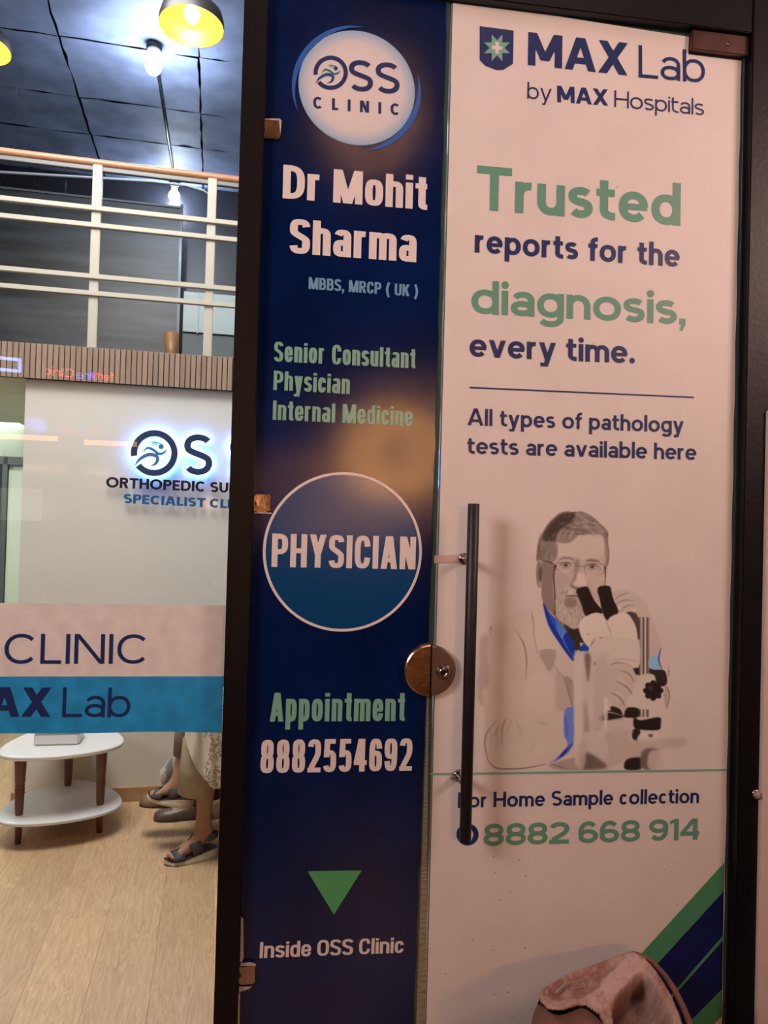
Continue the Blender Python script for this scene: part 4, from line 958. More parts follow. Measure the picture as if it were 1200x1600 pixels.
# slatted header
sh = thing('slatted_header', 'walnut slatted fascia above the grey back wall', 'panelling', room(0, -.03, zsl0))
rbox('backing', -3.3, UR - .01, -.02, .009, zsl0, zsl1, mat('black_felt', (.006, .005, .005), .8), sh)
SLW = wood('walnut_slat', (0.30, 0.205, 0.155), (0.20, 0.13, 0.095), scale=(12, 12, 1.2), rough=.5, rnd=.18)
usl0 = loc(bw(0, 560))[0]; sp = (loc(bw(355, 585))[0] - usl0) / 41.5
sm = None; nsl = 0; k0 = -14
for k in range(k0, 74):
    u = usl0 + sp * k
    if u > UR - .03 or u < -3.28: continue
    if sm is None:
        bm = bmesh.new(); bmesh.ops.create_cube(bm, size=1); bmesh.ops.scale(bm, vec=(sp * .83, .016, zsl1 - zsl0 + .004), verts=bm.verts)
        sm = bpy.data.meshes.new('slat'); bm.to_mesh(sm); bm.free(); sm.materials.append(SLW)
    o = bpy.data.objects.new('slat', sm); COL.objects.link(o); o.parent = sh
    o.location = room(u, -.028, (zsl0 + zsl1) / 2) - sh.location; o.rotation_euler = (0, 0, IA)
# mezzanine slab + its dark floor
tag(rbox('mezzanine_floor', -3.3, UR, .02, 3.1, zsl0 + .02, zsl1 - .03, mat('dark_floor', (.05, .05, .055), .35)), kind='structure')

# halo-lit wall sign --------------------------------------------------------
HALO = mat('halo_light', (.6, .75, 1), .5, emit=(.11, .30, 1.0), estr=40.0)
SGN = mat('sign_navy', (0.035, 0.055, 0.13), .25, metal=.3); SGK = mat('sign_black', (0.018, 0.014, 0.016), .25); SGB = mat('sign_blue', (0.012, 0.09, 0.26), .25)
def wxy(px, py): u, d, z = loc(bw(px, py, -.03)); return (u, z)
def to_w(front, back=None):
    return lambda u, v, d: room(u, (front if d == 0 else front + d), v)
def wmesh(name, quads, m, parent, front, depth, conv=True):
    return solid(name, [[wxy(*p) if conv else p for p in q] for q in quads], lambda u, v, d: room(u, front + d, v), m, parent, depth)
gs = thing('halo_sign', 'halo-lit dark blue letters with swimmer logo on the grey panel, black words below', 'sign', room(loc(bw(240, 710))[0], -.03, 1.5))
R0 = 31.5
ot = ringq(241.5, 708.5, R0, 10, -142, 188, 48, ky=.98); wmesh('letter_o', ot, SGN, gs, -.055, .030)
wmesh('halo', ringq(241.5, 708.5, R0, 9, -142, 188, 48, ky=.98), HALO, gs, -.022, .006)
sa, sb, shd, scl = swimmer(240, 707, 29)
wmesh('swimmer', sa + sb + shd + scl, mat('sign_steel_blue', (.06, .14, .30), .3), gs, -.052, .022)
wmesh('halo', [q for q in sa + sb + shd], HALO, gs, -.022, .006)
def wtext(name, s, F, xl, yl, xr, yr, cap, m, front=-.03, depth=.02, parent=gs):
    A, B = wxy(xl, yl), wxy(xr, yr); t = wxy(xl, yl - cap)
    return textmesh(name, s, F, A, B, t[1] - A[1], m, parent, lambda u, v, d: room(u, front + d, v))
SF = font('geo', .16, .16, .98)
wtext('letter_s', 'S', SF, 286, 742, 337, 744.5, 64, SGN, -.055, .03); wtext('halo', 'S', font('geo', .15, .15, .98), 286, 742, 337, 744.5, 64, HALO, -.022, .006)
wtext('letter_s', 'S', SF, 357, 745.5, 408, 748, 64, SGN, -.055, .03); wtext('halo', 'S', font('geo', .15, .15, .98), 357, 745.5, 408, 748, 64, HALO, -.022, .006)
wtext('lettering', 'ORTHOPEDIC SURGERY', font('geo', .26, .21, 1.08), 165.5, 761.5, 432, 773.5, 16.5, SGK, -.03, .016)
wtext('lettering', 'SPECIALIST CLINIC', font('geo', .32, .22, 1.05), 193, 786, 398, 796.5, 14.5, SGB, -.03, .016)

# railing of the mezzanine --------------------------------------------------
CRM = mat('cream_metal', (0.40, 0.37, 0.32), .4); HRW = wood('copper_wood', (.42, .20, .11), (.30, .13, .07), scale=(1.5, 14, 14), rough=.35)
rl = thing('balcony_railing', 'cream metal balcony railing with a brown wooden handrail above the slatted fascia', 'railing', room(0, .03, zsl1))
def wz(x0, y0, x1, y1): return (loc(bw(x0, y0))[2] + loc(bw(x1, y1))[2]) / 2
for px in (147.5, 328, 513, 700):
    u = loc(bw(px, 400 + (px - 150) * .1))[0]; rbox('post', u - .022, u + .022, .008, .052, zsl1 + .006, wz(0, 236, 372, 283), CRM, rl, .003)
u = loc(bw(-34, 400))[0]; rbox('post', u - .022, u + .022, .008, .052, zsl1 + .006, wz(0, 236, 372, 283), CRM, rl, .003)
for a_, b_ in ((309, 349), (336.5, 374.5), (418.5, 452), (445, 478)):
    z = wz(0, a_, 370, b_); rbox('rail', -3.3, UR, -.004, .020, z - .012, z + .012, CRM, rl, .002)
zh = wz(0, 232, 372, 279)
tube('handrail', [room(-3.3, .03, zh), room(-3.2, .03, zh), room(UR - .1, .03, zh), room(UR, .03, zh)], .021, HRW, rl, 14)
rbox('top_rail', -3.3, UR, .018, .042, zh - .040, zh - .018, mat('grey_rail', (.14, .14, .145), .4), rl, .002)

# black ceiling of separate panels -------------------------------------------
ZC = 4.2
ce = thing('ceiling', kind='structure', at=room(0, 0, ZC))
BKP = mat('black_ceiling_panel', (0.26, 0.31, 0.50), .62, var=.4, vscale=4, bump=.35, bscale=7)
def ceil_at(px, py): return loc(flr(px, py, ZC))
us0 = ceil_at(107, 100)[0]; us1 = ceil_at(311, 100)[0]; cw = us1 - us0
dd = [ceil_at(280, y)[1] for y in (84, 172, 227)]
rbox('ceiling_deck', -3.4, UR, -2.9, 3.2, ZC + .02, ZC + .08, mat('ceiling_deck', (.01, .01, .012), .9), ce)
dj = [-2.9, -2.1, -1.3, dd[0] - .75, dd[0], dd[1], dd[2], dd[2] + .7, 3.1]
dj = sorted(set(dj))
def wavy(name, u0, u1, d0, d1):                      # a sheet whose edges are ragged where they meet
    n_ = 7; V, Fc = [], []
    rnd = random.Random(int(u0 * 91 + d0 * 57))
    for j in range(n_ + 1):
        for i in range(n_ + 1):
            e = .006 if i in (0, n_) or j in (0, n_) else 0
            V.append(room(u0 + (u1 - u0) * i / n_ + rnd.uniform(-e, e), d0 + (d1 - d0) * j / n_ + rnd.uniform(-e, e), ZC + .0 + rnd.uniform(-.005, .005) - (.004 if e else 0)))
    for j in range(n_):
        for i in range(n_): k = j * (n_ + 1) + i; Fc.append((k, k + n_ + 1, k + n_ + 2, k + 1))
    b = len(V)
    return mesh(name, V, Fc, BKP, ce, smooth=True)
for i in range(-3, 4):
    for a_, b_ in zip(dj, dj[1:]): wavy('panel', us0 + i * cw + .006, us0 + (i + 1) * cw - .006, a_ + .006, b_ - .006)
# mezzanine back wall, partition, counter
DM = 2.62
zz = lambda px, py, d: loc(bw(px, py, d))
tag(rbox('wall_mezzanine', -3.4, UR, DM + .05, DM + .15, zsl0, ZC + .06, mat('black_wall', (0.016, 0.018, 0.028), .35, var=.4, vscale=3, bump=.2, bscale=5)), kind='structure')
gp = thing('smoked_partition', 'dark grey glossy partition with horizontal streaks behind the balcony railing', 'partition', room(-1.5, DM - .3, zsl1))
PG = mat('smoked_glass', (0.060, 0.070, 0.078), .42, var=.85, vscale=2.0, spec=.7, bump=.25, bscale=1.2, stretch=(.5, .5, 5))
ug1 = zz(283, 430, DM - .3)[0]; zg1 = (zz(0, 293, DM - .3)[2] + zz(284, 330, DM - .3)[2]) / 2; up_ = zz(153, 400, DM - .3)[0]
for a_, b_ in ((-3.35, up_ - .01), (up_ + .01, ug1 - .02)): rbox('glass_sheet', a_, b_, DM - .31, DM - .30, zsl1 - .03, zg1, PG, gp)
rbox('post', up_ - .01, up_ + .01, DM - .32, DM - .29, zsl1 - .03, zg1, BLACK, gp)
rbox('post', ug1 - .02, ug1, DM - .33, DM - .28, zsl1 - .03, zg1 + .03, mat('dark_steel', (.05, .06, .07), .3, metal=.6), gp)
rbox('cap_rail', -3.35, ug1, DM - .325, DM - .285, zg1, zg1 + .015, mat('grey_cap', (.16, .17, .18), .4), gp)
d_ = DM - .5
u0, u1 = zz(286, 500, d_)[0], zz(372, 500, d_)[0] + .6; zt_ = zz(320, 458, d_)[2]; zm_ = zz(320, 522, d_)[2]
ct_ = thing('balcony_counter', 'pale grey-green counter on the balcony behind the right railing post', 'counter', room(u0, d_, zsl1))
rbox('upper_panel', u0, u1, d_, d_ + .4, zm_ + .01, zt_, mat('pale_counter', (.50, .58, .55), .5), ct_)
rbox('lower_panel', u0, u1, d_ + .02, d_ + .4, zsl1 - .03, zm_, mat('grey_counter', (.12, .15, .145), .5), ct_)
uj = zz(309, 500, d_)[0]; rbox('joint_strip', uj - .006, uj + .006, d_ - .008, d_, zm_, zt_, mat('counter_trim', (.45, .5, .48), .4), ct_)
d_ = .45
lg = zz(268, 535, d_)
st_ = thing('wooden_stool', 'tapered brown wooden leg standing at the balcony edge behind the railing', 'stool', room(lg[0], d_, zsl1 - .03))
zt2 = zz(268, 521, d_)[2]
lathe('leg', [(0, 0), (.022, 0), (.042, zt2 - zsl1 + .03), (0, zt2 - zsl1 + .03)], room(lg[0], d_, zsl1 - .03), (0, 0, 1), wood('stool_wood', (.30, .14, .06), (.2, .09, .04), rough=.4), st_, 16)
# grey cable tray line behind railing
tr = [room(zz(x, y, 1.2)[0], 1.2, zz(x, y, 1.2)[2]) for x, y in ((-60, 265), (0, 269), (150, 278), (240, 284), (290, 290), (318, 298), (328, 306))]
tag(tube('grey_hose', tr, .009, mat('grey_hose', (.25, .27, .30), .4)), 'thin grey pipe curving down behind the balcony railing', 'pipe')
# bare bulbs with holders, conduit --------------------------------------------
BULB = mat('bulb_light', (1, 1, 1), .3, emit=(.80, .90, 1.0), estr=60.0)
WPL = mat('white_plastic', (.62, .64, .66), .4); CON = mat('black_conduit', (.02, .022, .028), .3)
def bulb(px, py, hx_, hy_, label, r, power, drop):
    c = flr(hx_, hy_, ZC); t = thing('light_bulb', label, 'bulb', c, 'bare bulbs under the black ceiling')
    lathe('ceiling_box', [(0, .035), (.045, .035), (.045, 0), (0, 0)], c - Vector((0, 0, .035)), (0, 0, 1), CON, t, 16)
    lathe('holder', [(0, 0), (.038, 0), (.038, .012), (.022, .02), (.022, .075), (0, .075)], c - Vector((0, 0, .035)), (0, 0, -1), WPL, t, 18)
    bc = c - Vector((0, 0, .035 + drop))
    lathe('globe', [(0, -r)] + [(r * math.sin(math.pi * k / 12), -r * math.cos(math.pi * k / 12)) for k in range(1, 10)] + [(r * .5, r * .95), (r * .5, r * 1.3), (0, r * 1.3)], bc, (0, 0, 1), BULB, t, 20)
    point('bulb_lamp', bc - Vector((0, 0, r + .03)), power, (.78, .88, 1.0), .04)
    return c
c1 = bulb(243, 108, 241, 68, 'bare glowing bulb hanging below the black ceiling, above the handrail', .046, 32, .105)
c2 = bulb(275, 296, 273, 281, 'smaller-looking bare glowing bulb seen through the balcony railing', .046, 18, .10)
tag(tube('ceiling_conduit', [c1 - Vector((0, 0, .012)) + IY * .05, (c1 + c2) / 2 - Vector((0, 0, .012)), c2 - Vector((0, 0, .012)) - IY * .05], .011, CON), 'black conduit running along the ceiling between the two bare bulbs', 'conduit')
# pendant lamps ---------------------------------------------------------------
GOLD = mat('gold_shade_inside', (.78, .43, .07), .38, metal=.55, bump=.05); SHD = mat('black_shade', (.02, .018, .022), .4); WARM = mat('warm_bulb_light', (1, .9, .7), .3, emit=(1.0, .88, .62), estr=40.0)
def pendant(px, py, dep, R, label):
    d = ray(px, py); c = EYE + d * (dep / d.dot(FW))         # centre of the open rim
    t = thing('pendant_lamp', label, 'lamp', c, 'gold-lined pendant lamps in front of the balcony')
    Hh = R * .75; pr = [(R, 0), (R * 1.0, Hh * .25), (R * .93, Hh * .6), (R * .62, Hh * .95), (R * .2, Hh * 1.05), (R * .12, Hh * 1.3), (.004, Hh * 1.3)]
    ax = (0.0, 0.05, 1)
    lathe('shade', pr, c, ax, SHD, t, 40); lathe('shade_lining', [(R * .985, .001), (R * .97, Hh * .25), (R * .90, Hh * .58), (R * .6, Hh * .92), (0.001, Hh * .98)], c, ax, GOLD, t, 40)
    lathe('globe', [(0, -.035), (.022, -.028), (.034, -.006), (.034, .012), (.02, .035), (.014, .06), (0, .06)], c + Vector((0, 0, Hh * .50)), (0, 0, 1), WARM, t, 18)
    tube('cord', [c + Vector((0, 0, Hh * 1.2)), Vector((c.x, c.y, ZC))], .004, CON, t, 8)
    point('pendant_bulb', c + Vector((0, 0, Hh * .2)), 5, (1.0, .86, .6), .03)
pendant(299.5, 42, 3.5, .145, 'black pendant lamp with a glowing gold inside, top right of the clear pane')
pendant(-30, 76, 4.0, .145, 'gold-lined pendant lamp cut by the left edge of the photo')
# wall opening at the left: side room ------------------------------------------
GRN = mat('pale_green_wall', (.60, .68, .56), .6)
ds = 2.3; zc2 = zsl0 + .02
tag(rbox('wall_side', -3.4, u_l + .5, ds, ds + .08, 0, zc2, GRN), kind='structure')
tag(rbox('wall_return', u_l - .005, u_l + .07, .12, ds, 0, zc2, GRN), kind='structure')
tag(rbox('wall_left', -3.42, -3.34, -2.9, 3.1, 0, ZC, mat('grey_wall', (.30, .30, .30), .6)), kind='structure')
tag(rbox('wall_far_right', UR, UR + .08, -2.9, 3.1, 0, ZC, mat('grey_wall', (.3, .3, .3), .6)), kind='structure')
cs = thing('ceiling_side', kind='structure', at=room(-2, 1, zc2))
rbox('ceiling_board', -3.4, u_l, .02, ds, zc2 + .01, zc2 + .02, WALLC, cs)
TIL = mat('ceiling_tile', (.62, .64, .56), .7, bump=.3, bscale=60)
for i in range(5):
    for j in range(4): rbox('ceiling_tile', u_l - (i + 1) * .6 + .003, u_l - i * .6 - .003, .03 + j * .57, .03 + (j + 1) * .57 - .006, zc2 - .004, zc2 + .008, TIL, cs)
la, lb = loc(flr(36, 661, zc2)), loc(flr(0, 644, zc2))
cp = thing('ceiling_light', 'square white light panel in the ceiling of the room at the left', 'light', room(la[0] - .3, la[1] + .2, zc2))
rbox('diffuser', la[0] - .56, la[0] - .02, la[1] - .05, la[1] + .45, zc2 - .012, zc2 - .006, mat('panel_light', (1, 1, 1), .5, emit=(.95, 1, .98), estr=3.0), cp)
rbox('frame', la[0] - .58, la[0] - 0, la[1] - .07, la[1] + .47, zc2 - .008, zc2 - .004, WPL, cp)
dsf = ds - .03
zt3 = loc(bw(20, 714, dsf))[2]; ua, ub = loc(bw(3, 800, dsf))[0], loc(bw(11, 800, dsf))[0]; ucr = loc(bw(36, 760, dsf))[0]
d2 = thing('door_2', 'white door in a dark grey frame in the room at the left', kind='structure', at=room(ua, dsf, 0))
DG = mat('dark_grey_frame', (.10, .12, .13), .4)
rbox('door_frame', ua, ub, dsf - .03, dsf + .03, 0, zt3, DG, d2); rbox('door_frame', ua - .9, u_l + .0, dsf - .03, dsf + .03, zt3 - .06, zt3, DG, d2)
rbox('door_leaf', ub + .005, u_l - .002, dsf - .01, dsf + .02, .01, zt3 - .1, mat('white_door', (.70, .78, .68), .45), d2)
rbox('glass_leaf', ua - .85, ua - .01, dsf - .01, dsf + .01, .01, zt3 - .07, mat('dark_leaf', (.05, .06, .07), .15), d2)

# two-tier table ---------------------------------------------------------------
L1, L2f = flr(28, 1318), flr(155, 1300)
z_lo = .122
dpt = flr(106, 1227, z_lo); L3 = Vector((dpt.x, dpt.y, 0))
ctr = (L1 + L2f + L3) / 3
tb = thing('side_table', 'white two-tier table with turned brown legs on the oak floor', 'table', ctr)
WT = mat('white_laminate', (.66, .655, .66), .25, coat=.2); LEG = wood('dark_turned_wood', (.17, .065, .035), (.10, .035, .02), scale=(12, 12, 1), rough=.4)
def rounded(off, n_=72):
    P = [L1, L2f, L3]; O = []
    P = sorted(P, key=lambda p: math.atan2(p.y - ctr.y, p.x - ctr.x))
    for k in range(n_):
        a_ = 2 * math.pi * k / n_; dv = Vector((math.cos(a_), math.sin(a_), 0))
        # soft support function of the leg triangle
        s = sum(math.exp(14 * (p - ctr).dot(dv)) for p in P); O.append((dv, math.log(s) / 14 + off))
    out = []
    for k in range(n_):                     # support function -> boundary points
        h0, h1, hp = O[k][1], O[(k + 1) % n_][1], O[k - 1][1]; dth = 2 * math.pi / n_; dh_ = (h1 - hp) / (2 * dth)
        dv = O[k][0]; tv = Vector((-dv.y, dv.x, 0)); out.append(ctr + dv * h0 + tv * dh_)
    return out
def tier(name, off, z0, z1, parent):
    bm = bmesh.new(); O = rounded(off)
    levels = [(z0, -.006), (z0 + .004, 0), (z1 - .005, .001), (z1 - .001, -.002), (z1, -.006)]
    R_ = []
    for z, d in levels: R_.append([bm.verts.new(Vector((p.x, p.y, z)) + (p - ctr).normalized() * d) for p in O])
    for p, q in zip(R_, R_[1:]):
        for k in range(len(p)): l = (k + 1) % len(p); bm.faces.new((p[k], p[l], q[l], q[k]))
    bm.faces.new(R_[0][::-1]); bm.faces.new(R_[-1])
    return frombm(name, bm, WT, parent)
z_hi = .375
tier('tabletop', .083, z_hi, z_hi + .02, tb); tier('lower_shelf', .083, z_lo - .018, z_lo, tb)
for P in (L1, L2f, L3):
    hh = z_hi; ins = (ctr - P).normalized() * 0.0
    lathe('leg', [(0, 0), (.0125, 0), (.015, z_lo - .02), (.015, z_lo), (.017, .14), (.020, .235), (.0185, .238), (.0185, .243), (.021, .246), (.0185, .250), (.0185, .255), (.0205, .258), (.024, hh - .03), (.0245, hh - .012), (.022, hh - .008), (.026, hh - .001), (0, hh)], P, (0, 0, 1), LEG, tb, 24)
a_, b_ = flr(52, 1166, z_hi + .02), flr(123, 1164, z_hi + .02)
bx = thing('white_box', 'low white box lying on the table top just under the blue band', 'box', (a_ + b_) / 2)
ev = (b_ - a_).normalized(); pv = Vector((-ev.y, ev.x, 0))
slab('box_body', [a_ + Vector((0, 0, .001)), b_ + Vector((0, 0, .001)), b_ + pv * .13 + Vector((0, 0, .001)), a_ + pv * .13 + Vector((0, 0, .001))], (0, 0, .05), mat('box_white', (.66, .65, .62), .5), bx, .006)
slab('lid', [a_ - ev * .002 - pv * .002 + Vector((0, 0, .052)), b_ + ev * .002 - pv * .002 + Vector((0, 0, .052)), b_ + ev * .002 + pv * .132 + Vector((0, 0, .052)), a_ - ev * .002 + pv * .132 + Vector((0, 0, .052))], (0, 0, .012), mat('box_white', (.66, .65, .62), .5), bx, .004)
# ------------------------------------------------------------------ two seated people, legs in view
def dep(px, py, D): d = ray(px, py); return EYE + d * (D / d.dot(FW))
def skinbody(name, verts, edges, radii, m, parent, root=0, levels=2):
    me = bpy.data.meshes.new(name); me.from_pydata([tuple(v) for v in verts], edges, []); me.update()
    o = link(name, me, m, parent); fix(o)
    md = o.modifiers.new('skin', 'SKIN'); md.use_smooth_shade = True
    sv = me.skin_vertices[0].data
    for i, r in enumerate(radii): sv[i].radius = (r, r) if not isinstance(r, tuple) else r
    sv[root].use_root = True
    sb_ = o.modifiers.new('sub', 'SUBSURF'); sb_.levels = levels; sb_.render_levels = levels
    return o
def loft(name, path, radii, m, parent, seg=20, ex=None, fold=0.0):   # rings along a path; radii (a, b) with a along ex
    bm = bmesh.new(); rings = []; ex = Vector(ex or IY)
    for i, p in enumerate(path):
        t = (Vector(path[min(i + 1, len(path) - 1)]) - Vector(path[max(i - 1, 0)])).normalized()
        a = (ex - t * ex.dot(t)).normalized(); b = t.cross(a)
        ra, rb = radii[i]
        rings.append([bm.verts.new(Vector(p) + a * math.cos(k * 2 * math.pi / seg) * ra * (1 + fold * math.sin(k * 3.7 + i)) + b * math.sin(k * 2 * math.pi / seg) * rb * (1 + fold * math.cos(k * 2.9 + i * 1.3))) for k in range(seg)])
    for p, q in zip(rings, rings[1:]):
        for k in range(seg): l = (k + 1) % seg; bm.faces.new((p[k], p[l], q[l], q[k]))
    o = frombm(name, bm, m, parent, True)
    so = o.modifiers.new('cloth', 'SOLIDIFY'); so.thickness = .002
    return o
SKIN = mat('skin', (.42, .215, .135), .5, var=.12, vscale=30, spec=.35)
SOLE = mat('cork_sole', (.70, .60, .46), .6, var=.18, vscale=60, stretch=(1, 1, 4)); INS = mat('dark_insole', (.045, .022, .018), .5)
STRP = mat('grey_strap', (.058, .055, .060), .65, var=.2, vscale=120); TRM = mat('strap_trim', (.012, .010, .012), .5)
def foot_frame(heel, toe):
    x = (toe - heel).normalized(); s = Vector((0, 0, 1)).cross(x).normalized(); u = x.cross(s).normalized(); Lf = (toe - heel).length
    return lambda a, b, c: heel + x * (a * Lf) + s * b + u * c, Lf, x, s, u
def sandal(name, Fr, parent, seed=0):
    P, Lf, x, s, u = Fr
    prof = [(0.0, .040), (.12, .044), (.30, .040), (.5, .030), (.7, .019), (.88, .016), (1.0, .018)]
    def w(a): return .031 + .010 * math.sin(math.pi * min(1, max(0, a)) ** .8) if a < .97 else .026
    def layer(nm, lo, hi, grow, mm, par):
        bm = bmesh.new(); R = []
        K = 22; top = []; 
        def hgt(a):
            for (a0, h0), (a1, h1) in zip(prof, prof[1:]):
                if a <= a1: return h0 + (h1 - h0) * (a - a0) / (a1 - a0)
            return prof[-1][1]
        outl = []
        for k in range(K * 2):
            th = 2 * math.pi * k / (K * 2); ca, sa_ = math.cos(th), math.sin(th)
            a = .5 + .5 * math.copysign(abs(ca) ** .75, ca); wid = w(a) * (1.0 if .04 < a < .96 else .8)
            outl.append((a + (grow if ca > 0 else -grow) * abs(ca), (wid + grow * .2) * math.copysign(abs(sa_) ** .8, sa_)))
        rings = []
        for f_, in ((0.0,), (.35,), (.7,), (1.0,)):
            g = -.0015 if f_ in (0.0,) else (.001 if f_ == .35 else 0)
            rings.append([bm.verts.new(P(a, b * (1 + g * 20), lo(a, hgt) + (hi(a, hgt) - lo(a, hgt)) * f_)) for a, b in outl])
        for p, q in zip(rings, rings[1:]):
            for k in range(len(p)): l = (k + 1) % len(p); bm.faces.new((p[k], p[l], q[l], q[k]))
        bm.faces.new(rings[0][::-1]); bm.faces.new(rings[-1]); bmesh.ops.triangulate(bm, faces=[f for f in bm.faces if len(f.verts) > 4])
        return frombm(nm, bm, mm, par)
    base = lambda a: .010 * max(0, (a - .8) / .2) ** 2          # the toe springs up a little
    r = layer(name, lambda a, h: base(a), lambda a, h: base(a) + h(a) - .004, .01, SOLE, parent)
    layer('insole', lambda a, h: base(a) + h(a) - .004, lambda a, h: base(a) + h(a), .006, INS, r)
    def hy_(a):
        for (a0, h0), (a1, h1) in zip(prof, prof[1:]):
            if a <= a1: return base(a) + h0 + (h1 - h0) * (a - a0) / (a1 - a0)
        return base(a) + prof[-1][1]
    def band(nm, a0, a1, hgt, wid, mm=STRP, skew=0.0, K=14, lo=0.0):
        V, Fc = [], []
        for i in range(K + 1):
            th = math.pi * i / K; b = -wid * math.cos(th); c = hgt * math.sin(th) ** .7 + lo
            for a in (a0, (a0 + a1) / 2, a1): V.append(P(a + skew * math.sin(th), b, hy_(a) + c + (.002 if a == (a0 + a1) / 2 else 0) - (a - a0) * .05 * (hgt > .03) * math.sin(th)))
        for i in range(K):
            for j in range(2): k = i * 3 + j; Fc.append((k, k + 1, k + 4, k + 3))
        o = mesh(nm, V, Fc, mm, r, True); so = o.modifiers.new('thick', 'SOLIDIFY'); so.thickness = .0025; return o
    band('toe_strap', .66, .86, .030, .043); band('instep_strap', .30, .50, .056, .040, skew=.10)
    tube('centre_strap', [P(.78, 0, hy_(.78) + .033), P(.62, 0, hy_(.62) + .044), P(.5, 0, hy_(.5) + .066), P(.44, 0, hy_(.42) + .082)], .0045, TRM, r, 8)
    V, Fc = [], []
    for i in range(17):                                     # strap round the heel
        th = math.pi * (.5 + i / 16) ; a = .20 + .24 * math.cos(th); b = .034 * math.sin(th)
        for c in (.030, .050): V.append(P(a + .03, b, hy_(max(a, 0)) + c + .012 * math.cos(th * 1) * -1))
    for i in range(16): k = 2 * i; Fc.append((k, k + 2, k + 3, k + 1))
    o = mesh('heel_strap', V, Fc, STRP, r, True); so = o.modifiers.new('thick', 'SOLIDIFY'); so.thickness = .0025
    return r, hy_
def shoe(name, Fr, parent, m, m2):                          # closed round-toed shoe
    P, Lf, x, s, u = Fr; bm = bmesh.new(); rings = []
    prof = [(-.01, .018, .030, .05), (.03, .030, .072, .02), (.15, .034, .078, .0), (.30, .035, .082, 0), (.45, .037, .070, 0), (.62, .043, .056, 0), (.8, .046, .050, 0), (.92, .040, .044, 0), (1.0, .022, .030, 0)]
    for a, w_, h_, _ in prof: rings.append([bm.verts.new(P(a, w_ * math.cos(t), .012 + max(0, h_ - .012) * max(0, math.sin(t)) ** .8 - (.004 if math.sin(t) < 0 else 0))) for t in [2 * math.pi * k / 20 for k in range(20)]])
    for p, q in zip(rings, rings[1:]):
        for k in range(20): l = (k + 1) % 20; bm.faces.new((p[k], p[l], q[l], q[k]))
    bm.faces.new(rings[0]); bm.faces.new(rings[-1][::-1])
    up_ = frombm(name, bm, m, parent, True)
    bm = bmesh.new(); lo, hi = [], []
    for k in range(28):
        t = 2 * math.pi * k / 28; a = .5 + .515 * math.cos(t); wd = (.036 + .012 * (a > .5) * math.sin(math.pi * min(1, (a - .3)))) * math.copysign(abs(math.sin(t)) ** .6, math.sin(t))
        lo.append(bm.verts.new(P(a, wd, 0))); hi.append(bm.verts.new(P(a, wd, .013)))
    for k in range(28): l = (k + 1) % 28; bm.faces.new((lo[k], lo[l], hi[l], hi[k]))
    bm.faces.new(lo[::-1]); bm.faces.new(hi)
    frombm('shoe_sole', bm, m2, up_)
    return up_
def body(parent, Ff, hf, Fr_, hr_, kneeF, kneeR, hip, face_dir, skin):
    """one continuous figure: pelvis first, two legs with toed feet, torso, arms with fingers, neck and head"""
    V, E_, R_ = [], [], []
    def add(p, r, par=None): V.append(Vector(p)); R_.append(r); (E_.append((par, len(V) - 1)) if par is not None else None); return len(V) - 1
    up = Vector((0, 0, 1)); fd = face_dir; sd = up.cross(fd).normalized()
    pel = add(hip, .135)
    for Fr, hy_, knee, sgn in ((Ff, hf, kneeF, 1), (Fr_, hr_, kneeR, -1)):
        P = Fr[0]; aa = .28 if sgn > 0 else .40; ank = P(aa, 0, hy_(aa) + .062)
        h = add(hip + sd * .085 * sgn + fd * .04, .085, pel); k0 = add((hip + knee) / 2 + sd * .03 * sgn, .072, h); k = add(knee, .055, k0)
        c = add(knee.lerp(ank, .3), .052, k); c2 = add(knee.lerp(ank, .7), .036, c); a = add(ank, .030, c2)
        he = add(P(.13, 0, hy_(.13) + .026), .025, a); mid = add(P(.5, 0, hy_(.5) + .032), .029, a); ball = add(P(.68, 0, hy_(.68) + .018), (.027), mid)
        for j in range(5):
            b = (j - 2) * .0145; ln_ = (.93, .95, .93, .91, .87)[j if sgn > 0 else 4 - j]
            t1 = add(P(.78, b, hy_(.78) + .015), .0095, ball); add(P(ln_, b * 1.05, hy_(ln_) + .009), .0075, t1)
    w = add(hip + up * .16 - fd * .02, .125, pel); ch = add(hip + up * .34 - fd * .02, .14, w); sh0 = add(hip + up * .46 - fd * .02, .10, ch)
    nk = add(hip + up * .545, .052, sh0); hd = add(hip + up * .62 + fd * .015, .078, nk); hd2 = add(hip + up * .70 + fd * .01, .088, hd); add(hip + up * .77 + fd * .0, .07, hd2)
    ns_ = add(hip + up * .665 + fd * .10, .014, hd2)
    for sgn in (1, -1):
        s1 = add(hip + up * .45 + sd * .16 * sgn - fd * .02, .055, sh0); el_ = add(hip + up * .20 + sd * .21 * sgn + fd * .02, .042, s1); wr_ = add(hip + up * .14 + sd * .10 * sgn + fd * .24, .028, el_)
        pm = add(hip + up * .125 + sd * .08 * sgn + fd * .31, .024, wr_)
        for j in range(4):
            f1 = add(hip + up * .125 + sd * (.08 * sgn + (j - 1.5) * .019) + fd * .355, .009, pm); add(hip + up * .105 + sd * (.08 * sgn + (j - 1.5) * .019) + fd * (.39 + .006 * (j in (1, 2))), .0075, f1)
        t1 = add(hip + up * .13 + sd * (.08 - .04) * sgn + fd * .325, .0095, pm); add(hip + up * .12 + sd * (.08 - .048) * sgn + fd * .35, .008, t1)
    return skinbody('body', V, E_, R_, skin, parent, 0)
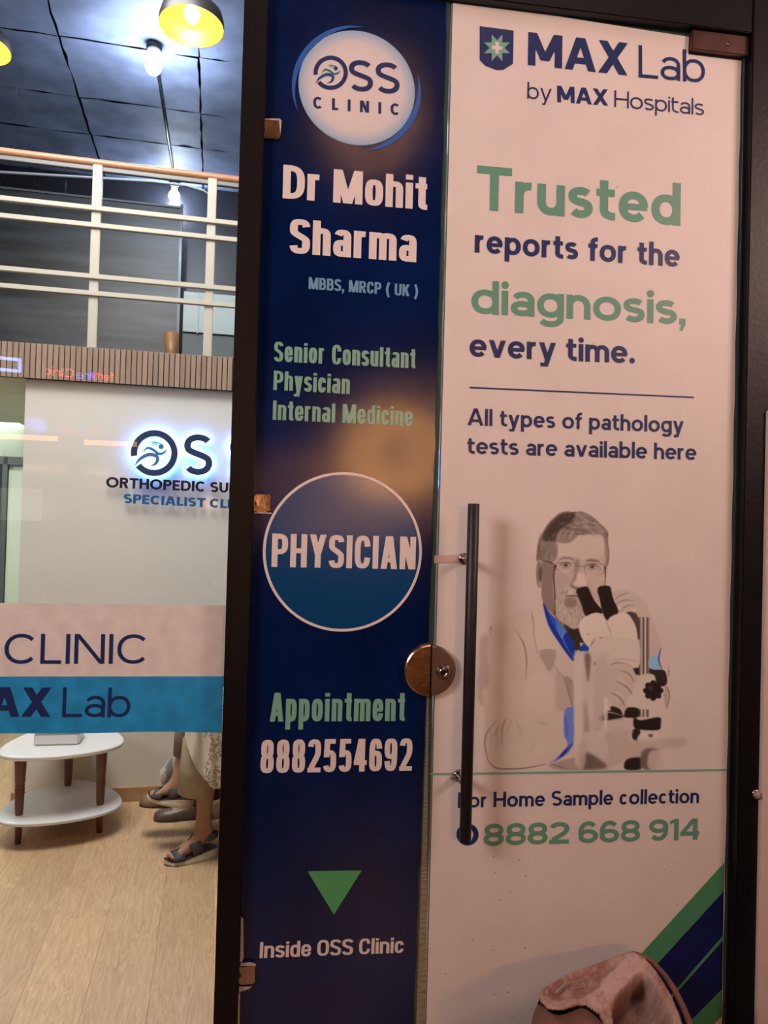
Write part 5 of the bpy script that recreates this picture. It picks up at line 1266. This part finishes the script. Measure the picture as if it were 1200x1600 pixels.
def dress(t, hip, fd, m_top, m_hair, face=True):
    up = Vector((0, 0, 1)); sd = up.cross(fd).normalized()
    loft('tunic', [hip - up * .03, hip + up * .1 - fd * .01, hip + up * .24 - fd * .02, hip + up * .38 - fd * .02, hip + up * .47 - fd * .015, hip + up * .505 - fd * .01], [(.20, .17), (.185, .155), (.175, .15), (.20, .15), (.17, .115), (.075, .07)], m_top, t, 28, sd, .01)
    for s in (1, -1): loft('sleeve', [hip + up * .47 + sd * .12 * s - fd * .02, hip + up * .44 + sd * .17 * s - fd * .02, hip + up * .32 + sd * .195 * s, hip + up * .21 + sd * .21 * s + fd * .01], [(.06, .06), (.068, .068), (.06, .06), (.056, .056)], m_top, t, 18, fd, .02)
    bm = bmesh.new(); bmesh.ops.create_uvsphere(bm, u_segments=24, v_segments=16, radius=.1)
    for v in list(bm.verts):
        if v.co.z < -.04 and v.co.dot(fd) > 0: v.co *= .85
    bmesh.ops.delete(bm, geom=[f for f in bm.faces if f.calc_center_median().dot(fd) > .035 and f.calc_center_median().z < .045], context='FACES')
    bmesh.ops.scale(bm, vec=(1.0, 1.0, 1.12), verts=bm.verts); bmesh.ops.translate(bm, vec=hip + up * .705 - fd * .006, verts=bm.verts)
    o = frombm('hair', bm, m_hair, t, True); so = o.modifiers.new('thick', 'SOLIDIFY'); so.thickness = .006
    for s in (1, -1):
        lathe('eye', [(0, -.008), (.006, -.005), (.009, 0), (.006, .005), (0, .007)], hip + up * .70 + fd * .088 + sd * .03 * s, fd, mat('eye_white', (.6, .55, .5), .2), t, 12)
        lathe('ear', [(0, 0), (.018, .003), (.022, .010), (.012, .014), (0, .010)], hip + up * .69 + sd * .082 * s - fd * .005, sd * s, SKIN, t, 14)
    lathe('mouth', [(0, 0), (.020, 0), (.018, .005), (0, .006)], hip + up * .632 + fd * .078, fd, mat('lips', (.35, .12, .10), .4), t, 16)
FD = -IX
# --- the woman whose sandals show -----------------------------------------
toeF, heelF = flr(256.5, 1352), flr(339, 1336); heelF = heelF.lerp(toeF, .0)
D1 = (flr(300, 1344) - EYE).dot(FW); D2 = D1 + .10
p1 = thing('person', 'seated person in grey wedge sandals, beige trousers and an embroidered cream tunic, legs crossed', 'person', heelF)
FfF = foot_frame(heelF, toeF)
heelR, toeR = dep(300, 1262, D2), dep(229, 1247, D2 - .01)
FrF = foot_frame(heelR, toeR)
s1, hy1 = sandal('sandal', FfF, p1); s2, hy2 = sandal('sandal', FrF, p1)
hipP = room(loc(heelF)[0] + .52, loc(heelF)[1] + .02, .56)
kF = dep(326, 1118, D1 + .0); kF.z = .53; kR = dep(303, 1085, D2); kR.z = .60
body(p1, FfF, hy1, FrF, hy2, kF, kR, hipP, FD, SKIN)
BTR = mat('beige_trouser', (.36, .285, .20), .8, var=.12, vscale=20, bump=.15, bscale=30); GTR = mat('taupe_trouser', (.17, .13, .105), .8, var=.15, vscale=20)
mid = lambda a, b, t: a.lerp(b, t)
hemF = dep(303, 1239, D1); hemR = dep(284, 1181, D2)
loft('trouser_leg', [hipP, mid(hipP, kF, .5) + Vector((0, 0, .01)), kF + Vector((0, 0, .0)), dep(316, 1160, D1), dep(310, 1200, D1), hemF - FD * -.0], [(.10, .11), (.095, .10), (.085, .09), (.075, .078), (.068, .072), (.066, .068)], BTR, p1, 26, IY, .05)
loft('trouser_leg', [hipP + IY * .05, mid(hipP, kR, .5) + Vector((0, 0, .02)), kR, mid(kR, hemR, .6), hemR], [(.10, .10), (.095, .095), (.075, .08), (.05, .05), (.040, .036)], GTR, p1, 22, IY, .03)
# tunic front hanging over the thigh: an embroidered sheet with folds
EMB = bpy.data.materials.new('embroidered_cream'); EMB.use_nodes = True
nt = EMB.node_tree; N_, L_ = nt.nodes, nt.links; b_ = N_['Principled BSDF']; b_.inputs['Roughness'].default_value = .75
tc = N_.new('ShaderNodeTexCoord'); vo = N_.new('ShaderNodeTexVoronoi'); vo.inputs['Scale'].default_value = 110; L_.new(tc.outputs['Object'], vo.inputs['Vector'])
n1 = N_.new('ShaderNodeTexNoise'); n1.inputs['Scale'].default_value = 9; n1.inputs['Detail'].default_value = 2; L_.new(tc.outputs['Object'], n1.inputs['Vector'])
m1 = N_.new('ShaderNodeMath'); m1.operation = 'LESS_THAN'; m1.inputs[1].default_value = .52; L_.new(vo.outputs['Distance'], m1.inputs[0])
m2 = N_.new('ShaderNodeMath'); m2.operation = 'GREATER_THAN'; m2.inputs[1].default_value = .49; L_.new(n1.outputs[0], m2.inputs[0])
m3 = N_.new('ShaderNodeMath'); m3.operation = 'MULTIPLY'; L_.new(m1.outputs[0], m3.inputs[0]); L_.new(m2.outputs[0], m3.inputs[1])
m4 = N_.new('ShaderNodeMath'); m4.operation = 'MULTIPLY'; m4.inputs[1].default_value = .75; L_.new(m3.outputs[0], m4.inputs[0])
mx_ = N_.new('ShaderNodeMix'); mx_.data_type = 'RGBA'; mx_.inputs[6].default_value = (.74, .69, .58, 1); mx_.inputs[7].default_value = (.25, .16, .10, 1); L_.new(m4.outputs[0], mx_.inputs[0]); L_.new(mx_.outputs[2], b_.inputs['Base Color'])
hem = [(289, 1152), (291, 1163), (296, 1180), (303, 1194), (312, 1208), (320, 1219), (328, 1228), (335, 1233), (342, 1232), (352, 1236), (366, 1241), (380, 1238), (400, 1240)]
def hemy(px):
    for (a, b), (c, d) in zip(hem, hem[1:]):
        if px <= c: return b + (d - b) * (px - a) / (c - a)
    return hem[-1][1]
V, Fc = [], []; NU, NVv = 36, 14
for i in range(NU + 1):
    px = 289 + (400 - 289) * (i / NU)
    for j in range(NVv + 1):
        t = j / NVv; py = 1100 + (hemy(px) - 1100) * t
        D = D1 - .105 + .012 * math.sin(i * .75 + t * 2.0) * (.3 + t) + .006 * math.sin(i * 1.9 - t * 3) - (.02 * (1 - t)) + .05 * max(0, 1 - i / 5)
        V.append(dep(px, py, D))
for i in range(NU):
    for j in range(NVv): k = i * (NVv + 1) + j; Fc.append((k, k + 1, k + NVv + 2, k + NVv + 1))
o = mesh('tunic_skirt', V, Fc, EMB, p1, True); so = o.modifiers.new('cloth', 'SOLIDIFY'); so.thickness = .003
V2_ = [(kR + Vector((0, 0, .10)) - FD * -.02), hipP + Vector((0, 0, .12))]
loft('tunic_lap', [hipP + Vector((0, 0, .02)), mid(hipP, (kF + kR) / 2, .5) + Vector((0, 0, .045)), (kF + kR) / 2 - FD * .06 + Vector((0, 0, .03))], [(.20, .13), (.19, .12), (.17, .09)], EMB, p1, 26, IY, .02)
dress(p1, hipP, FD, EMB, mat('black_hair', (.012, .009, .008), .5, var=.3, vscale=80))
# the printed sheet hanging from the lap, behind the crossed leg
PD = D2 + .06
ps = thing('printed_paper', 'white printed sheet with a grey-blue picture hanging beside the crossed leg', 'paper', dep(270, 1200, PD))
q = [dep(292, 1146, PD), dep(250, 1205, PD - .03), dep(253, 1238, PD - .02), dep(296, 1215, PD + .02)]
V, Fc = [], []
for i in range(9):
    for j in range(7):
        a = q[0].lerp(q[3], i / 8); b = q[1].lerp(q[2], i / 8); V.append(a.lerp(b, j / 6) + IY * .003 * math.sin(i * .8 + j * .5))
for i in range(8):
    for j in range(6): k = i * 7 + j; Fc.append((k, k + 7, k + 8, k + 1))
o = mesh('sheet', V, Fc, mat('white_paper', (.74, .73, .68), .6), ps)
def onq(s, t): a = q[0].lerp(q[3], s); b = q[1].lerp(q[2], s); return a.lerp(b, t) + IY * (.006 * math.sin(s * 6.4 + t * 3) - .006)
def pquads(nm, R_, mm):
    V, Fc = [], []
    for s0, s1_, t0, t1 in R_:
        b = len(V); V += [onq(s0, t0), onq(s1_, t0), onq(s1_, t1), onq(s0, t1)]; Fc.append((b, b + 1, b + 2, b + 3))
    o = mesh(nm, V, Fc, mm, ps); return o
GIK = mat('grey_print', (.08, .13, .15), .6)
rp = random.Random(4)
o = pquads('print_lines', [(.10 + .085 * k, .10 + .085 * k + .042, .56, .58 + rp.uniform(.2, .36)) for k in range(9)] , GIK); o['kind'] = 'stuff'
pquads('print_picture', [(.30, .80, .24, .50)], mat('blue_grey_print', (.20, .33, .36), .6))
# --- the second person, one brown shoe on the floor, one in the air ----------
SHB = mat('brown_shoe', (.20, .125, .07), .38, var=.2, vscale=30); SHS = mat('dark_sole', (.03, .02, .018), .6); DTR = mat('dark_brown_trouser', (.07, .045, .035), .8, var=.2, vscale=20)
toe2 = flr(241, 1281); D3 = (toe2 - EYE).dot(FW); heel2 = toe2 + IX * .26
p2 = thing('person', 'person seated behind, only rounded brown shoes and dark brown trousers showing', 'person', heel2)
F2 = foot_frame(heel2, toe2); t3 = dep(219, 1258, D3 - .20); h3 = t3 + IX * .26 + Vector((0, 0, -.01)); F3 = foot_frame(h3, t3)
shoe('shoe', F2, p2, mat('dark_brown_shoe', (.10, .06, .04), .4, var=.2, vscale=30), SHS); shoe('shoe', F3, p2, SHB, SHS)
hip2 = room(loc(heel2)[0] + .34, loc(heel2)[1] + .0, .56); k2 = room(loc(heel2)[0] - .06, loc(heel2)[1] + .06, .53); k3 = room(loc(heel2)[0] - .02, loc(h3)[1] + .02, .60)
flat = lambda a: .012
body(p2, F2, flat, F3, flat, k2, k3, hip2, FD, SKIN)
loft('trouser_leg', [hip2, mid(hip2, k2, .5), k2, mid(k2, heel2, .5), F2[0](.12, 0, .085)], [(.10, .10), (.095, .095), (.08, .085), (.065, .065), (.062, .066)], DTR, p2, 22, IY, .03)
loft('trouser_leg', [hip2, mid(hip2, k3, .5) + Vector((0, 0, .02)), k3, mid(k3, F3[0](.14, 0, .09), .5), F3[0](.14, 0, .09)], [(.10, .10), (.095, .095), (.075, .08), (.058, .058), (.052, .052)], DTR, p2, 22, IY, .03)
dress(p2, hip2, FD, mat('maroon_top', (.16, .05, .05), .8, var=.1, vscale=10), mat('black_hair', (.012, .009, .008), .5))
# bench both sit on
ub0 = loc(hip2)[0] - .14; bd0, bd1 = loc(heelF)[1] - .28, -.06
bc = thing('bench', 'low brown bench under the two seated people behind the black post', 'bench', room(ub0, bd0, 0))
BNW = wood('bench_wood', (.24, .13, .07), (.16, .08, .04), rough=.5)
rbox('seat', ub0 + .1, ub0 + .62, bd0, bd1, .38, .435, mat('seat_cushion', (.28, .24, .20), .8, bump=.2), bc, .015)
rbox('back', ub0 + .60, ub0 + .66, bd0, bd1, .30, .85, BNW, bc, .01)
for a_, b_ in ((.15, bd0 + .05), (.55, bd0 + .05), (.15, bd1 - .10), (.55, bd1 - .10)): rbox('leg', ub0 + a_, ub0 + a_ + .05, b_, b_ + .05, 0, .38, BNW, bc)
# ------------------------------------------------------------------ dusty brown bin in front of the door
LID = [(841, 1563), (844, 1551), (860, 1540), (890, 1524), (937, 1506), (965, 1496), (985, 1490), (1004, 1499), (1014, 1509), (1032, 1532), (1049, 1562), (1064, 1600), (1073, 1650), (1060, 1690), (1020, 1712), (975, 1700), (952, 1660), (944, 1622), (937, 1592), (922, 1580), (909, 1573), (890, 1579), (871, 1583), (852, 1578)]
def ly(py): return -.085 - (py - 1491) * .0021
def Lp(px, py, h=0.0): v = fac(px, py, ly(py)); return v + Vector((0, -.42, .9)) * h
lo_ = smooth(LID, 5)
bn = thing('dust_bin', 'dusty reddish-brown plastic bin with a pale moulded lid in front of the green stripes', 'bin', (fac(955, 1600, -.26).x, -.26, 0))
GX, GY = np.meshgrid(np.linspace(838, 1078, 161), np.linspace(1487, 1716, 153)); SH_ = GX.shape
def msk(P, r):
    ins = np.zeros(SH_, bool)
    for (ax, ay), (bx, by) in zip(P, P[1:] + P[:1]):
        if ay != by: ins ^= ((GY < ay) != (GY < by)) & (GX < (bx - ax) * (GY - ay) / (by - ay) + ax)
    return _blur(ins.astype(float), r)
q4 = lambda P: [(820 + x / 4.286, 1470 + y / 4.286) for x, y in P]
m_lid = msk(lo_, 2.2); m_plate = msk(smooth(q4([(150, 370), (170, 330), (260, 270), (420, 210), (570, 170), (600, 200), (520, 270), (470, 340), (400, 390), (300, 410), (200, 420), (160, 400)])), 1.6)
m_ridge = msk(q4([(650, 150), (700, 100), (820, 170), (790, 240), (740, 270), (650, 350), (600, 410), (560, 470), (510, 500), (420, 430), (405, 395), (480, 340), (560, 240), (620, 180)]), 1.5)
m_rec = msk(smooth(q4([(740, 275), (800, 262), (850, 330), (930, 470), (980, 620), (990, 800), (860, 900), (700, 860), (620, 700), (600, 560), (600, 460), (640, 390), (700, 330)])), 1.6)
m_rec_shade = msk(smooth(q4([(740, 275), (800, 265), (830, 300), (760, 330), (700, 400), (650, 480), (640, 600), (660, 760), (620, 700), (600, 560), (600, 460), (640, 390), (700, 330)])), 2.2)
rg = np.random.RandomState(3); nz = _blur(rg.rand(*SH_), 1.2); nz = (nz - nz.mean()) / nz.std(); nz2 = _blur(rg.rand(*SH_), 5); nz2 = (nz2 - nz2.mean()) / nz2.std()
Hh_ = .012 * (1 - np.exp(-np.clip(m_lid - .35, 0, 1) * 5)) - .006 * m_plate + .006 * m_ridge - .060 * m_rec + .0005 * nz + .0006 * nz2
def bumpm(cx, cy, r, h): d = np.hypot(GX - cx, (GY - cy) * 1.1); return h * np.exp(-((d - r) / 1.4) ** 2)
Hh_ += bumpm(962, 1538, 4.5, .003) + bumpm(962, 1538, 8.5, .0015) - .004 * np.exp(-((GX - 962) ** 2 + (GY - 1538) ** 2) / 5) + bumpm(1003, 1592, 17, .003) + bumpm(1003, 1592, 12, .002)
th_ = np.arctan2(GY - 1592, GX - 1003); dd_ = np.hypot(GX - 1003, (GY - 1592) * 1.1); Hh_ += .002 * (np.sin(th_ * 22) > .1) * np.exp(-((dd_ - 14.5) / 1.2) ** 2)
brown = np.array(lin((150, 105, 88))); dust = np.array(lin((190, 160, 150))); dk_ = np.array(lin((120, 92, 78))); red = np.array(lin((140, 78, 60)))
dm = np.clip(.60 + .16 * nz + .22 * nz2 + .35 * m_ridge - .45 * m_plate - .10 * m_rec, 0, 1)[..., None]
CC = brown * (1 - dm) + dust * dm; CC = CC * (1 - m_rec_shade[..., None] * .78) * (1 - .18 * (m_rec * (1 - m_rec_shade))[..., None]) * (1 + .22 * m_ridge[..., None])  # shade in the recess and a lighter ridge painted into the lid colours
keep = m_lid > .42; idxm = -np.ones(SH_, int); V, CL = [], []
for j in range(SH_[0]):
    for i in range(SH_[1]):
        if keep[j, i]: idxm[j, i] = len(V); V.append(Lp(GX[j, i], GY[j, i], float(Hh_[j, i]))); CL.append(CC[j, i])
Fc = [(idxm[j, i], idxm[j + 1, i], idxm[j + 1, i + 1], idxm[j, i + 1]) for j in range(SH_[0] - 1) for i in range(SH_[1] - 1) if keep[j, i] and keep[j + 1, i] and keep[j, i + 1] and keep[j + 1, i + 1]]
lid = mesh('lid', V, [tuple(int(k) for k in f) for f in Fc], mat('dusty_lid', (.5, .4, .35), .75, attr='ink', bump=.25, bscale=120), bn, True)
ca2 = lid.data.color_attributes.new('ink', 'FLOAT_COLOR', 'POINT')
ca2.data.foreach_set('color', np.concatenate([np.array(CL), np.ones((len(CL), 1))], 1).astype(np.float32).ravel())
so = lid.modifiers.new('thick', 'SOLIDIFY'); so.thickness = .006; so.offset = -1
lid['label'] = 'pale dust-covered lid with a round embossed stamp'
# paper sticker and rows of moulded letters on the left plate
def lq(name, P, m, par, h): return mesh(name, [Lp(*p, h) for p in P], [tuple(range(len(P)))], m, par)
st = lq('sticker', q4([(190, 372), (270, 300), (300, 302), (215, 380)]), mat('sticker_white', (.42, .36, .34), .5), lid, .0115)
lq('sticker_stripe', q4([(205, 374), (280, 306), (287, 308), (213, 377)]), mat('sticker_blue', (.10, .11, .18), .5), lid, .0122)
V, Fc = [], []
for k in range(4):
    for j in range(7):
        x, y = 295 + j * 13 + k * 4, 303 + k * 15 - j * 4; b = len(V)
        for a, c in ((0, 0), (8, -2), (9, 5), (1, 7)): V.append(Lp(820 + (x + a) / 4.286, 1470 + (y + c) / 4.286, .0118))
        Fc.append((b, b + 1, b + 2, b + 3))
o = mesh('moulded_marks', V, Fc, mat('marks', (.45, .36, .26), .6), lid); o['kind'] = 'stuff'
BRW = mat('terracotta_plastic', (.26, .105, .072), .5, var=.3, vscale=14, bump=.1, bscale=60)
# rim sweeping round the far right side
rp_ = [(978, 1490), (990, 1489), (1006, 1495), (1021, 1505), (1038, 1523), (1053, 1545), (1067, 1573), (1078, 1600), (1082, 1650), (1074, 1700), (1030, 1725)]
tube('rim', [Lp(x, y, .0) for x, y in rp_], [.002, .004, .0055, .006, .0062, .0065, .0065, .0065, .0065, .0065, .004], BRW, bn, 10)
# body: lid outline dropping to a rounded foot
bm = bmesh.new(); rings = []; ctrb = sum((Lp(*p) for p in lo_), Vector()) / len(lo_); nb = len(lo_)
for lv, (sc, dz, bl) in enumerate([(1.0, -.012, 0), (1.03, -.030, 0.05), (1.05, -.075, .2), (1.02, -.16, .6), (1, 0, 1)]):
    r_ = []
    for p in lo_:
        v = Lp(*p); d = v - ctrb; a = math.atan2(d.y, d.x); e = ctrb + Vector((math.cos(a) * .135, math.sin(a) * .115, 0))
        w_ = ctrb + Vector((d.x * sc, d.y * sc, d.z)); w_ = w_ + Vector((0, 0, dz)); e.z = ctrb.z + dz
        w_ = w_.lerp(e, bl)
        if lv == 4: w_ = Vector((ctrb.x + math.cos(a) * .115, ctrb.y + math.sin(a) * .095, 0.0))
        r_.append(bm.verts.new(w_))
    rings.append(r_)
for p, q_ in zip(rings, rings[1:]):
    for k in range(nb): l = (k + 1) % nb; bm.faces.new((p[k], p[l], q_[l], q_[k]))
bm.faces.new(rings[-1][::-1]); frombm('bin_body', bm, BRW, bn, True)
# brown front shoulder beside the left plate
sh2 = [(836, 1578), (846, 1572), (856, 1582), (872, 1588), (892, 1583), (909, 1577), (930, 1590), (942, 1606), (948, 1640), (940, 1700), (880, 1710), (840, 1680), (828, 1620)]
V = [Lp(x, y, .004) for x, y in smooth(sh2, 4)]; n_ = len(V); c_ = sum(V, Vector()) / n_; V2 = [v.lerp(c_, .3) + Vector((0, -.05, .012)) for v in V]; V3 = [v - Vector((0, 0, .12)) for v in V]
Fc = [(i, (i + 1) % n_, n_ + (i + 1) % n_, n_ + i) for i in range(n_)] + [(2 * n_ + i, 2 * n_ + (i + 1) % n_, (i + 1) % n_, i) for i in range(n_)] + [tuple(range(n_, 2 * n_))]
mesh('front_shoulder', V + V2 + V3, Fc, BRW, bn, True)
# ================================================================== THE CONCOURSE BEHIND THE VIEWER (seen only as reflections)
MY = -4.6
def mir(px, py, y=MY, y0=.012):                 # the point at depth y that the front glass mirrors at this place
    d = ray(px, py); t = ((y0 - EYE.y) + (y0 - y)) / d.y; return Vector((d.x * t, y, EYE.z + d.z * t))
tag(wbox('wall_opposite', -6, 6, MY - .2, MY - .05, 0, 5.4, mat('dark_concourse_wall', (.05, .035, .03), .7, var=.4, vscale=1.2)), kind='structure')
tag(wbox('floor_concourse', -6, 6, MY - .2, -.02, -.06, -.003, mat('concourse_tile', (.13, .11, .10), .3, var=.15, vscale=2)), kind='structure')
ORG = mat('orange_shop_light', (1, .6, .3), .5, emit=(1.0, .42, .12), estr=7.0); AMB = mat('amber_light', (1, .7, .4), .5, emit=(1.0, .43, .11), estr=75.0)
ORS = mat('strong_orange_light', (1, .6, .3), .5, emit=(1.0, .40, .16), estr=14.0)
CLN = mat('cool_lamp', (1, 1, 1), .5, emit=(.9, .93, 1), estr=7)
def shopsign(label, x0, x1, z0, z1, m, y=MY):
    t = thing('light_box', label, 'light', ((x0 + x1) / 2, y, z0)); wbox('case', x0 - .03, x1 + .03, y - .06, y - .005, z0 - .03, z1 + .03, BLACK, t); wbox('diffuser', x0, x1, y - .005, y + .01, z0, z1, m, t); return t
a, b = mir(585, 728), mir(650, 690); shopsign('square amber shop light across the concourse', a.x, b.x, a.z, b.z, AMB)
a, b = mir(440, 785), mir(640, 768); shopsign('long orange light strip across the concourse', a.x, b.x, a.z, b.z, ORS)
a, b = mir(600, 655), mir(665, 645); shopsign('short orange light strip high across the concourse', a.x, b.x, a.z, b.z, ORS)
a, b = mir(560, 195), mir(600, 175); shopsign('small amber lamp high on the far concourse wall', a.x, b.x, a.z, b.z, AMB)
shopsign('long amber shelf light at the left of the far shop', -2.6, -1.7, 1.98, 2.02, ORG); shopsign('short amber shelf light at the left of the far shop', -1.5, -1.1, 1.96, 2.0, ORG)
shopsign('white shop window light low at the left of the far shop', -2.2, -1.8, 1.35, 1.6, mat('dim_window', (1, 1, 1), .5, emit=(.6, .55, .5), estr=1.2))
# neon-like clinic name, read from inside the shop front
REDL = mat('red_sign_light', (1, .1, .08), .4, emit=(1.0, .06, .05), estr=20.0); BLUL = mat('blue_sign_light', (.2, .3, 1), .4, emit=(.12, .14, 1.0), estr=20.0)
ng = thing('neon_sign', 'red and blue lit clinic name whose mirror image shows in the clear pane', 'sign', mir(125, 590))
def mtext(s, pxs, pys, pxe, pye, cap, m):
    A, B, T_ = mir(pxs, pys), mir(pxe, pye), mir(pxs, pys - cap)
    textmesh('sign_lettering', s, font('geo', .12, .11, 1.0), (-A.x, A.z), (-B.x, B.z), T_.z - A.z, m, ng, lambda u, v, d: Vector((-u, MY + .03 + d, v)))
mtext('ferti', 177.5, 596.5, 147.5, 594.3, 13, REDL); mtext('llre', 146, 594, 119, 592, 12, BLUL); mtext('Clinic', 116, 591.5, 70, 586, 13.5, REDL)
a, b = mir(182, 602), mir(64, 556); wbox('backing', min(a.x, b.x), max(a.x, b.x), MY - .02, MY - .005, a.z, b.z, BLACK, ng)
ob = thing('led_board', 'blue dotted light rectangle whose mirror image shows at the left of the pane', 'sign', mir(10, 572))
LEDB = mat('led_blue', (.4, .5, 1), .4, emit=(.30, .42, 1.0), estr=14.0); P = []
for k in range(14): P += [mir(31 - k * 3, 562.5 - k * .3), mir(31 - k * 3, 580.5 - k * .3)]
for k in range(1, 5): P.append(mir(31, 562.5 + k * 3.6))
for c in P: wbox('led', c.x - .011, c.x + .011, MY, MY + .02, c.z - .011, c.z + .011, LEDB, ob)
a, b = mir(36, 586), mir(-20, 556); wbox('backing', min(a.x, b.x), max(a.x, b.x), MY - .02, MY - .005, a.z, b.z, BLACK, ob)
